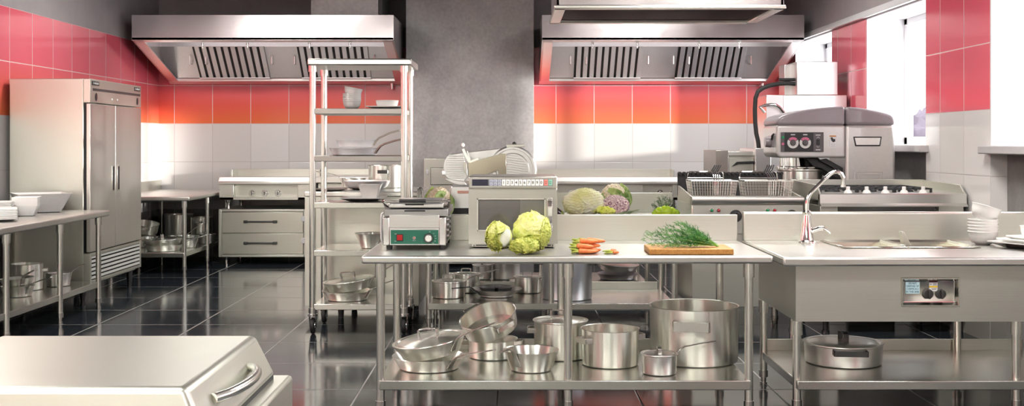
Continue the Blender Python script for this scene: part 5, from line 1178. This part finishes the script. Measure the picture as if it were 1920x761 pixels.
# ================================================================ food
def food_mat(name, c0, c1, scale, rough=0.5, bump=0.3, detail=4, vein=None, sss=0.05):
    if name in MATS: return MATS[name]
    m, nt, b = new_mat(name)
    tc = N(nt, 'ShaderNodeTexCoord')
    nz = N(nt, 'ShaderNodeTexNoise'); nz.inputs['Scale'].default_value = scale; nz.inputs['Detail'].default_value = detail
    L(nt, tc.outputs['Object'], nz.inputs['Vector'])
    rp = N(nt, 'ShaderNodeValToRGB'); rp.color_ramp.elements[0].position = 0.36; rp.color_ramp.elements[1].position = 0.64
    rp.color_ramp.elements[0].color = c0; rp.color_ramp.elements[1].color = c1
    L(nt, nz.outputs['Fac'], rp.inputs['Fac']); col = rp.outputs['Color']; hgt = nz.outputs['Fac']
    if vein:
        vo = N(nt, 'ShaderNodeTexVoronoi', feature='DISTANCE_TO_EDGE'); vo.inputs['Scale'].default_value = vein[1]
        L(nt, tc.outputs['Object'], vo.inputs['Vector'])
        k = math_node(nt, 'SUBTRACT', 1.0, math_node(nt, 'MULTIPLY', vo.outputs['Distance'], vein[2]), True)
        col = mix_rgb(nt, math_node(nt, 'MULTIPLY', k, vein[3]), col, vein[0]); hgt = math_node(nt, 'MULTIPLY', vo.outputs['Distance'], 2.0)
    L(nt, col, b.inputs['Base Color']); b.inputs['Roughness'].default_value = rough
    b.inputs['Subsurface Weight'].default_value = sss; b.inputs['Subsurface Radius'].default_value = (0.02, 0.02, 0.01)
    bp = N(nt, 'ShaderNodeBump'); bp.inputs['Strength'].default_value = bump; bp.inputs['Distance'].default_value = 0.006
    L(nt, hgt, bp.inputs['Height']); L(nt, bp.outputs['Normal'], b.inputs['Normal'])
    MATS[name] = m
    return m
M_SAV = food_mat('savoy leaf', srgb(196, 206, 92), srgb(238, 240, 152), 14, 0.5, 0.4, vein=(srgb(240, 242, 186), 34, 8, 0.45))
M_SAVD = food_mat('savoy outer leaf', srgb(140, 154, 44), srgb(214, 220, 104), 26, 0.55, 0.8, vein=(srgb(224, 228, 140), 48, 9, 0.45))
M_CORE = food_mat('cabbage core', srgb(226, 230, 204), srgb(244, 244, 232), 12, 0.5, 0.2)
def leaf_patch(mb, c, R, az, el, wa, we, amp=0.05, seed=0, nu=34, nv=34, curl=0.10, sq_=(1, 1, 1), ribs=0.0):
    """patch of a sphere around direction (az, el) with crinkled surface and a wavy free edge"""
    def fn(u, v):
        a = az + (u - 0.5) * 2 * wa * math.sqrt(max(0.04, 1 - 0.9 * (2 * v - 1) ** 2)); e = el + (v - 0.5) * 2 * we
        d = Vector((math.cos(e) * math.cos(a), math.cos(e) * math.sin(a), math.sin(e)))
        edge = max(abs(2 * u - 1), 2 * v - 1) ** 5
        n1 = noise.noise(d * 9 + Vector((seed, 0, 0))); n2 = noise.noise(d * 24 + Vector((0, seed, 0)))
        rib = -0.018 * math.exp(-((u - 0.5) * 9) ** 2)
        k = R * (1 + amp * (n1 * 0.6 + n2 * 0.5) + curl * edge * (0.5 + 0.7 * noise.noise(Vector((u * 9, v * 9, seed)))) - rib)
        if ribs: k *= 1 + ribs * math.sin(e * 34 + 4 * n1 + 2.5 * math.sin(a * 3))
        return (c[0] + d.x * k * sq_[0], c[1] + d.y * k * sq_[1], c[2] + d.z * k * sq_[2])
    return mb.grid(fn, nu, nv)
def cabbage(name, label, c, R, leaves, m0, m1, sq_=(1, 1, 1), seed=0, amp=0.05, ribs=0.0):
    t = thing(name, label, 'cabbage', (c[0], c[1], c[2] - R * sq_[2]))
    MB().blob(c, R, 4, amp, 6, *sq_, seed=seed).build('head', m0, t, ang=180)
    for k, (az, el, wa, we, kk) in enumerate(leaves):
        leaf_patch(MB(), c, R * (1.015 + 0.012 * k), R_(az), R_(el), R_(wa), R_(we), amp, seed + k * 3.7, sq_=sq_, ribs=ribs, nu=40 if ribs else 34, nv=48 if ribs else 34).build('outer_leaf', m1 if kk else m0, t, ang=180, solid=0.0018)
    return t
zt = H
def fp(px, Y, z): return (PX(px, Y), Y, z)
R = 0.098
cabbage('savoy_cabbage', 'largest yellow green savoy cabbage head in front of the microwave', fp(997, 6.18, zt + R + 0.004), R,
        [(-60, 5, 52, 60, 0), (-128, 12, 40, 58, 0), (-88, 45, 46, 40, 0), (-20, -8, 46, 50, 1), (-75, -38, 60, 34, 1)], M_SAV, M_SAVD, (1.0, 0.95, 1.04), 1)
# cut half with white core, left
c = fp(938, 6.11, zt + 0.076); Rr = 0.073
t = thing('savoy_cabbage', 'cut savoy cabbage half showing a white core, left of the big cabbage', 'cabbage', (c[0], c[1], zt))
MB().blob(c, Rr * 0.96, 4, 0.07, 6, 0.9, 0.85, 1.0, seed=5).build('head', M_SAV, t, ang=180)
for k, (az, el, wa, we, kk) in enumerate([(-150, 10, 50, 60, 1), (-120, 50, 60, 35, 0), (-130, -35, 50, 35, 1), (160, 20, 50, 50, 1)]):
    leaf_patch(MB(), c, Rr * (1.02 + 0.02 * k), R_(az), R_(el), R_(wa), R_(we), 0.07, 4 + 2.3 * k, curl=0.18).build('outer_leaf', M_SAVD if kk else M_SAV, t, ang=180, solid=0.0018)
MB(Matrix.Translation((c[0] + 0.026, c[1] - 0.052, c[2] - 0.005)) @ Matrix.Rotation(R_(18), 4, 'Y')).blob((0, 0, 0), 0.05, 3, 0.06, 3, 0.55, 0.42, 1.0, seed=2).build('core', M_CORE, t, ang=180)
# quarter in front
c = fp(982, 5.985 + 0.065, zt + 0.044)
t = thing('savoy_cabbage', 'crinkled savoy cabbage piece lying in front of the big cabbage', 'cabbage', (c[0], c[1], zt))
MB().blob(c, 0.048, 4, 0.10, 7, 1.42, 0.9, 0.86, seed=8).build('head', M_SAVD, t, ang=180)
for k, (az, el, wa, we) in enumerate([(-90, 25, 75, 40), (-110, -15, 60, 40), (-50, 0, 50, 50)]):
    leaf_patch(MB(), c, 0.0495 * (1.02 + 0.025 * k), R_(az), R_(el), R_(wa), R_(we), 0.10, 14 + 2.3 * k, curl=0.16, sq_=(1.42, 0.92, 0.88)).build('outer_leaf', M_SAVD, t, ang=180, solid=0.0018)
# carrots
M_CAR = food_mat('carrot skin', srgb(214, 96, 44), srgb(240, 142, 82), 22, 0.45, 0.25)
M_STALK = food_mat('carrot stalk', srgb(150, 168, 44), srgb(206, 210, 110), 30, 0.5, 0.2)
def carrot(label, loc, rz, ry, ln, r, grp):
    t = thing('carrot', None, None, (0, 0, 0))
    prof = [(0, 0), (r * 0.55, 0.002), (r, 0.010), (r * 0.98, ln * 0.3), (r * 0.8, ln * 0.65), (r * 0.5, ln * 0.9), (r * 0.2, ln * 0.985), (0, ln)]
    Mx = Matrix.Rotation(PI / 2, 4, 'Y')
    MB(Mx).lathe(prof, 16).build('root', M_CAR, t)
    mb = MB(Mx)
    rr = random.Random(int(loc[0] * 1e4))
    for k in range(4):
        a = k * 1.7; mb.sweep([(0.3 * r * math.cos(a), 0.3 * r * math.sin(a), 0.004), (0.45 * r * math.cos(a), 0.45 * r * math.sin(a), -0.014), (r * 0.75 * math.cos(a + .3), r * 0.75 * math.sin(a + .3), -0.030 - 0.014 * rr.random())], [r * 0.36, r * 0.32, r * 0.22], 8)
    mb.build('stalk', M_STALK, t)
    t.location = loc; t.rotation_euler = (0, R_(ry), R_(rz))
    tag(t, label, 'carrot', grp)
    return t
Yc = 6.08; cc = 0
rc = random.Random(12)
names = [('bottom front', 1083, 0.0), ('bottom middle', 1092, 0.034), ('bottom rear', 1086, 0.068), ('bottom far', 1095, 0.10), ('middle front', 1080, 0.014), ('middle rear', 1096, 0.052), ('middle far', 1088, 0.086), ('top front', 1086, 0.03), ('top rear', 1100, 0.065)]
for i, (w_, px, dy) in enumerate(names):
    lay = 0 if i < 4 else 1 if i < 7 else 2
    carrot('orange carrot with cut green stalks, %s of the carrot pile' % w_, (PX(px, Yc), Yc - 0.02 + dy, zt + 0.0165 + lay * 0.0255), rc.uniform(-9, 9), 2, rc.uniform(0.088, 0.105), rc.uniform(0.0138, 0.0155), 'carrots piled on the front worktable')
carrot('small loose cut carrot piece with green end beside the carrot pile', (PX(1148, 6.05), 6.05, zt + 0.011), -8, 0, 0.036, 0.011, None)
carrot('shorter loose carrot piece with red cut end, beside the carrot pile', (PX(1144, 6.09), 6.09, zt + 0.014), 10, -8, 0.034, 0.010, None)
# cutting board with dill
M_BAM, nt, b = new_mat('bamboo board')
tc = N(nt, 'ShaderNodeTexCoord'); mp = N(nt, 'ShaderNodeMapping'); mp.inputs['Scale'].default_value = (75, 3, 75); L(nt, tc.outputs['Object'], mp.inputs['Vector'])
nz = N(nt, 'ShaderNodeTexNoise'); nz.inputs['Scale'].default_value = 1.4; nz.inputs['Detail'].default_value = 2; L(nt, mp.outputs['Vector'], nz.inputs['Vector'])
L(nt, mix_rgb(nt, nz.outputs['Fac'], srgb(150, 92, 34), srgb(218, 164, 88)), b.inputs['Base Color']); b.inputs['Roughness'].default_value = 0.45
bx0, bx1 = PX(1216, 6.05), PX(1374, 6.05)
o = MB().prism([(bx0, 6.02), (bx1, 6.02), (bx1 + 0.004, 6.30), (bx0 + 0.004, 6.30)], 'z', zt + 0.0005, zt + 0.031).build('cutting_board', M_BAM, None, ((bx0 + bx1) / 2, 6.16, zt), bev=0.005, seg=3)
tag(o, 'bamboo cutting board at right of the front worktable, dill on top', 'cutting board')
M_DILL = food_mat('dill green', srgb(28, 96, 28), srgb(74, 146, 52), 20, 0.5, 0.0, sss=0.0)
M_DILLS = food_mat('dill stalk', srgb(86, 140, 50), srgb(150, 186, 90), 20, 0.5, 0.0, sss=0.0)
def dill(label, base, tips, cat_name, seed, fr_len, nbranch, rs):
    t = thing(cat_name, label, 'herb bunch', base)
    rnd = random.Random(seed); st = MB(); fr = MB()
    for tip in tips:
        B0 = Vector(base) + Vector((rnd.uniform(-.006, .006), rnd.uniform(-.014, .014), rnd.uniform(0.002, .012))); T = Vector(tip)
        mid = (B0 + T) / 2 + Vector((0, rnd.uniform(-.01, .01), rnd.uniform(.0, .02)))
        pts = [B0.lerp(mid, k / 4).lerp(mid.lerp(T, k / 4), k / 4) for k in range(5)]
        st.sweep(pts, [rs, rs, rs * .8, rs * .6, rs * .4], 5)
        for k in range(nbranch):
            u = 0.28 + 0.72 * k / nbranch; i = min(3, int(u * 4)); p = pts[i].lerp(pts[i + 1], u * 4 - i)
            d = (T - B0).normalized()
            side = Vector((rnd.uniform(-1, 1), rnd.uniform(-1, 1), rnd.uniform(-.5, 1))).normalized()
            q_ = p + (d * 0.8 + side * 0.8).normalized() * fr_len * rnd.uniform(.5, 1.1)
            if q_.z < base[2] + 0.002: q_.z = base[2] + 0.002
            fr.sweep([p, (p + q_) / 2 + Vector((0, 0, .003)), q_], 0.00085, 3, False)
            for j in range(7):
                a = p.lerp(q_, 0.25 + 0.75 * j / 7)
                e = a + (d * 0.7 + Vector((rnd.uniform(-1, 1), rnd.uniform(-1, 1), rnd.uniform(-.8, 1)))).normalized() * fr_len * rnd.uniform(.25, .5)
                if e.z < base[2] + 0.001: e.z = base[2] + 0.001
                fr.sweep([a, e], [0.00085, 0.0005], 3, False)
    st.build('stalks', M_DILLS, t); fr.build('fronds', M_DILL, t)
    return t
Yb = 6.13; zb = zt + 0.033
rnd = random.Random(5); tips = []
for px, py in ((1206, 447), (1211, 441), (1218, 437), (1227, 434), (1237, 431), (1247, 427), (1256, 424), (1266, 421), (1275, 420), (1283, 424), (1292, 427), (1300, 430), (1308, 437), (1212, 457), (1222, 462), (1232, 455), (1240, 446), (1250, 440), (1258, 452), (1262, 436), (1270, 444), (1278, 434), (1286, 442), (1246, 461), (1265, 460), (1295, 446)):
    Yt = Yb + rnd.uniform(-0.07, 0.09); tips.append((PX(px, Yt), Yt, max(zb + 0.006, PZ(py, Yt))))
dill('bunch of feathery green dill lying on the bamboo cutting board', (PX(1346, Yb), Yb, zb - 0.0015), tips, 'dill_bunch', 11, 0.040, 17, 0.0017)
# ---- produce on the middle worktable
Ym = 9.02
M_WCAB = food_mat('pale cabbage leaf', srgb(222, 222, 150), srgb(250, 248, 222), 7, 0.45, 0.5, detail=8)
M_WCABY = food_mat('yellow cabbage frill', srgb(214, 224, 60), srgb(244, 246, 140), 16, 0.5, 0.6)
c = fp(1095, 8.99, zt + 0.112)
t = cabbage('napa_cabbage', 'pale cabbage with yellow frilly leaf end on the middle worktable', c, 0.116, [(-110, 20, 60, 60, 0), (-60, 40, 50, 45, 0), (-140, -10, 50, 50, 0)], M_WCAB, M_WCAB, (1.32, 0.95, 0.96), 21, 0.04, 0.016)
mb = MB()
rnd = random.Random(4)
for k in range(26):
    a = k / 25
    mb.blob(fp(1090 + 58 * a + rnd.uniform(-4, 4), Ym - 0.10 + 0.03 * rnd.random(), zt + 0.045 + 0.05 * (1 - a) * rnd.random() + 0.012 * rnd.random()), 0.026, 3, 0.7, 6, 1.2, 0.8, 0.9, seed=30 + k)
mb.build('frill', M_WCABY, t, ang=180)
M_CURD = food_mat('cauliflower curd', srgb(222, 204, 168), srgb(246, 236, 212), 40, 0.6, 0.5)
M_CLEAF = food_mat('cauliflower leaf', srgb(96, 136, 56), srgb(168, 190, 104), 10, 0.5, 0.4, vein=(srgb(206, 220, 160), 14, 8, 0.5))
def veg_leaf(pts, w, fold=0.3, tw=0.0):
    P = [Vector(p) for p in pts]
    def at(v):
        k = min(len(P) - 2, int(v * (len(P) - 1))); return P[k].lerp(P[k + 1], v * (len(P) - 1) - k)
    def fn(u, v):
        p = at(v); d = (at(min(1, v + .05)) - at(max(0, v - .05))).normalized()
        s_ = d.cross(Vector((0, -1, 0.2))).normalized(); n_ = s_.cross(d).normalized()
        ww = w * math.sin(PI * min(1, 0.12 + 0.88 * v)) ** 0.7; x = 2 * u - 1
        return p + s_ * (x * ww) + n_ * (fold * ww * x * x + 0.08 * ww * math.sin(9 * v + 3 * x))
    return MB().grid(fn, 8, 16)
def cauliflower(label, px, py, Y, r, leaves, seed):
    c = fp(px, Y, PZ(py, Y)); t = thing('cauliflower', label, 'cauliflower', (c[0], c[1], zt))
    rnd = random.Random(seed); mb = MB().blob(c, r * 0.88, 3)
    for k in range(110):
        z = 1 - 1.35 * (k + .5) / 110; a = k * 2.39996; q_ = math.sqrt(max(0, 1 - z * z))
        d = Vector((q_ * math.cos(a), q_ * math.sin(a), z))
        mb.blob(Vector(c) + d * r * 0.88, r * rnd.uniform(.15, .21), 2, 0.35, 4, seed=k)
    mb.build('curd', M_CURD, t, ang=180)
    for (w_, pts) in leaves:
        veg_leaf([(PX(a, Y + d), Y + d, PZ(b_, Y + d)) for a, b_, d in pts], w_).build('leaf', M_CLEAF, t, ang=180, solid=0.003)
    MB().cyl((c[0], c[1], zt), (c[0], c[1], c[2] - r * 0.5), r * 0.35, r * 0.5, 16).build('stem', M_CLEAF, t)
    return t
cauliflower('cauliflower with upright green leaves behind the panini grill', 823, 376, 8.91, 0.092,
            [(0.03, [(800, 398, -.02), (800, 380, -.03), (806, 366, -.03), (812, 351, 0)]), (0.035, [(826, 392, -.1), (822, 378, -.11), (826, 366, -.1), (836, 362, -.05)]), (0.036, [(836, 410, -.07), (842, 395, -.08), (845, 378, -.04), (838, 362, 0)]), (0.02, [(820, 366, .03), (822, 358, .03), (823, 352, .04)])], 2)
cauliflower('cauliflower behind the halved red cabbage on the middle worktable', 1152, 371, 9.36, 0.108,
            [(0.035, [(1172, 392, -.1), (1178, 376, -.1), (1172, 358, -.06), (1163, 343, 0)]), (0.03, [(1140, 356, -.11), (1150, 360, -.12), (1162, 364, -.11), (1172, 370, -.1)]), (0.035, [(1130, 402, -.08), (1127, 388, -.09), (1128, 374, -.08), (1134, 360, -.03)])], 6)
for t in [o for o in COL.objects if o.name.startswith(('savoy', 'napa', 'cauli'))]: rest(t, zt)
# halved red cabbage
M_RCAB = food_mat('red cabbage skin', srgb(58, 22, 52), srgb(96, 44, 84), 12, 0.35, 0.3)
M_RCUT, nt, b = new_mat('red cabbage cut face')
tc = N(nt, 'ShaderNodeTexCoord'); nz = N(nt, 'ShaderNodeTexNoise'); nz.inputs['Scale'].default_value = 14; nz.inputs['Detail'].default_value = 3; nz.inputs['Distortion'].default_value = 1.4
L(nt, tc.outputs['Object'], nz.inputs['Vector'])
wv = N(nt, 'ShaderNodeMath', operation='PINGPONG'); L(nt, nz.outputs['Fac'], wv.inputs[0]); wv.inputs[1].default_value = 0.055
rp = N(nt, 'ShaderNodeValToRGB'); e = rp.color_ramp.elements; e[0].position = 0.15; e[0].color = srgb(112, 52, 88); e[1].position = 0.85; e[1].color = srgb(232, 206, 196)
L(nt, math_node(nt, 'DIVIDE', wv.outputs[0], 0.055), rp.inputs['Fac']); L(nt, rp.outputs['Color'], b.inputs['Base Color']); b.inputs['Roughness'].default_value = 0.45
c = Vector(fp(1155, 9.07, zt + 0.098)); rx = 0.112
t = thing('red_cabbage', 'halved red cabbage with its purple and white cut face toward the viewer', 'cabbage', (c.x, c.y, zt))
Mx = Matrix.Translation(c) @ Matrix.Rotation(R_(42), 4, 'X') @ Matrix.Rotation(R_(8), 4, 'Z')
MB(Mx).lathe([(0, -0.085), (0.05, -0.078), (0.085, -0.055), (0.105, -0.02), (0.108, 0.0), (0.104, 0.004)], 48).build('skin', M_RCAB, t)
mb = MB(Mx); ring = [(0.104 * (1 + 0.03 * noise.noise(Vector((math.cos(a), math.sin(a), 0)) * 3)), a) for a in [2 * PI * k / 64 for k in range(64)]]
cv = mb.v(0, 0, 0.009); out = [mb.v(r_ * math.cos(a), r_ * math.sin(a), 0.004) for r_, a in ring]; mid = [mb.v(r_ * .6 * math.cos(a), r_ * .6 * math.sin(a), 0.008) for r_, a in ring]
for k in range(64): mb.f([out[k], out[(k + 1) % 64], mid[(k + 1) % 64], mid[k]]); mb.f([mid[k], mid[(k + 1) % 64], cv])
mb.build('cut_face', M_RCUT, t); rest(t, zt)
# aubergine, chives, pepper, dill
M_AUB = plain('aubergine skin', (0.022, 0.006, 0.022, 1), 0.12, coat=0.5)
Ya = 8.95
t = thing('aubergine', 'dark purple aubergine with green cap, just right of the microwave', 'aubergine', fp(1040, Ya, zt))
Mx = Matrix.Translation(fp(1032, Ya, zt + 0.052)) @ Matrix.Rotation(R_(112), 4, 'Y')
MB(Mx).lathe([(0, -0.10), (0.03, -0.094), (0.048, -0.06), (0.05, -0.02), (0.042, 0.04), (0.028, 0.085), (0.018, 0.10), (0, 0.104)], 32).build('fruit', M_AUB, t, ang=180)
MB(Mx).lathe([(0.03, 0.084), (0.024, 0.100), (0.012, 0.110), (0.008, 0.13), (0, 0.131)], 16).build('cap', M_CLEAF, t); rest(t, zt)
M_CHIVE = food_mat('chive green', srgb(84, 104, 62), srgb(150, 166, 120), 12, 0.5, 0.0, sss=0.0)
Yv = 8.86; mb = MB(); rnd = random.Random(3)
for k in range(26):
    z = zt + 0.006 + 0.022 * rnd.random(); y = Yv + rnd.uniform(-0.03, 0.03)
    mb.sweep([fp(1124 + rnd.uniform(-3, 3), y, z), fp(1155, y + .01, z + 0.012), fp(1186 + rnd.uniform(-8, 14), y + rnd.uniform(-.03, .03), z + rnd.uniform(0.01, 0.05))], [0.003, 0.003, 0.0012], 5)
t = mb.build('chive_bunch', M_CHIVE, None, fp(1155, Yv, zt)); tag(t, 'bundle of thin grey green chives lying before the red cabbage', 'herb bunch')
M_PEP = food_mat('green pepper skin', srgb(160, 200, 30), srgb(206, 232, 70), 6, 0.25, 0.1)
c = fp(1248, 8.94, zt + 0.048)
t = thing('green_pepper', 'bright yellow green pepper at right end of the middle worktable', 'pepper', (c[0], c[1], zt))
mb = MB()
for a, b_, r_ in ((-0.04, 0, 0.044), (0.0, -0.015, 0.05), (0.042, 0.0, 0.042), (0.075, 0.01, 0.034), (-0.07, 0.01, 0.032)): mb.blob((c[0] + a, c[1] + b_, zt + r_ + 0.002), r_, 3, 0.14, 3, 1.1, 1, 0.98, seed=a * 50)
mb.build('fruit', M_PEP, t, ang=180)
MB().sweep([(c[0], c[1] - 0.03, c[2] + 0.05), (c[0] + .005, c[1] - 0.04, c[2] + 0.07)], [0.01, 0.006], 8).build('stalk', M_CLEAF, t)
Yd = 9.12; tips = []
rnd = random.Random(8)
for k in range(16):
    a = PI * k / 15; tips.append((PX(1246, Yd) - 0.085 * math.cos(a) + rnd.uniform(-.01, .01), Yd + rnd.uniform(-.05, .05), zt + 0.07 + 0.085 * math.sin(a)))
M_DILL = food_mat('dark dill green', srgb(50, 72, 50), srgb(104, 124, 90), 20, 0.5, 0.0, sss=0.0)
dill('dark feathery herb tuft standing behind the yellow green pepper', (PX(1246, Yd), Yd, zt + 0.002), tips, 'herb_bunch', 4, 0.03, 11, 0.002)
# ================================================================ light and camera
def area(name, loc, size, power, rot=(0, 0, 0), col=(1, 1, 1), sizey=None):
    l = bpy.data.lights.new(name, 'AREA'); l.energy = power; l.size = size; l.color = col
    if sizey: l.shape = 'RECTANGLE'; l.size_y = sizey
    o = bpy.data.objects.new(name, l); o.location = loc; o.rotation_euler = rot; COL.objects.link(o); return o
WARM = (1.0, 0.985, 0.93); PINKISH = (1.0, 0.93, 0.95)
for x, y, p, sx, sy in ((-3.75, 6.75, 115, 1.3, 0.5), (1.62, 6.75, 115, 1.3, 0.5), (-2.6, 10.6, 60, 1.2, 0.6), (1.6, 10.6, 60, 1.2, 0.6),
                      (-3.3, -1.3, 125, 1.8, 1.0), (-1.0, -1.3, 125, 1.8, 1.0), (-2.2, 2.5, 130, 1.4, 0.6), (1.8, 2.5, 130, 1.4, 0.6)):  # this row: unseen lamps added as fill from the front
    area('ceiling_lamp_and_fill', (x, y, ZC - 0.03), sx, p, col=WARM, sizey=sy)
for x0, x1 in ((-4.1, -1.5), (0.5, 3.1)):   # added unseen fill lights in the hoods, brightening the filters
    area('hood_fill', ((x0 + x1) / 2, 13.42, 2.84), x1 - x0, 12, (0, 0, 0), col=(1.0, 0.96, 0.95), sizey=0.45)
for a, b_ in WIN:
    o = area('window_portal', (XR + RD + 0.09, (a + b_) / 2, (ZS + ZTOP) / 2), b_ - a, 1, (0, PI / 2, 0), sizey=ZTOP - ZS)
    o.data.size = ZTOP - ZS; o.data.size_y = b_ - a
    o.data.cycles.is_portal = True
sun = bpy.data.lights.new('sun', 'SUN'); sun.energy = 5.0; sun.angle = R_(2.0); sun.color = (1.0, 0.95, 0.88)
so = bpy.data.objects.new('sun', sun); COL.objects.link(so)
so.rotation_euler = Vector((-7.9, 3.5, -0.75)).to_track_quat('-Z', 'Y').to_euler()
w = bpy.data.worlds.new('sky'); SC.world = w; w.use_nodes = True
bg = w.node_tree.nodes['Background']; bg.inputs['Color'].default_value = (0.96, 0.97, 1.0, 1); bg.inputs['Strength'].default_value = 8.0
cam = bpy.data.cameras.new('camera'); co = bpy.data.objects.new('camera', cam); COL.objects.link(co)
co.location = (0, 0, CH); co.rotation_euler = (PI / 2, 0, 0)
cam.sensor_width = 36.0; cam.sensor_fit = 'HORIZONTAL'; cam.lens = 36.0 * F / 1920.0
cam.shift_y = -(380.5 - HY) / 1920.0
cam.clip_start = 0.05; cam.clip_end = 200
SC.camera = co
SC.view_settings.view_transform = 'Standard'; SC.view_settings.look = 'None'; SC.view_settings.exposure = 0.16; SC.view_settings.gamma = 1.0
SC.cycles.max_bounces = 9; SC.cycles.glossy_bounces = 6; SC.cycles.diffuse_bounces = 4; SC.cycles.transmission_bounces = 6
SC.cycles.caustics_reflective = False; SC.cycles.caustics_refractive = False
SC.cycles.sample_clamp_indirect = 6.0
SC.cycles.use_denoising = True
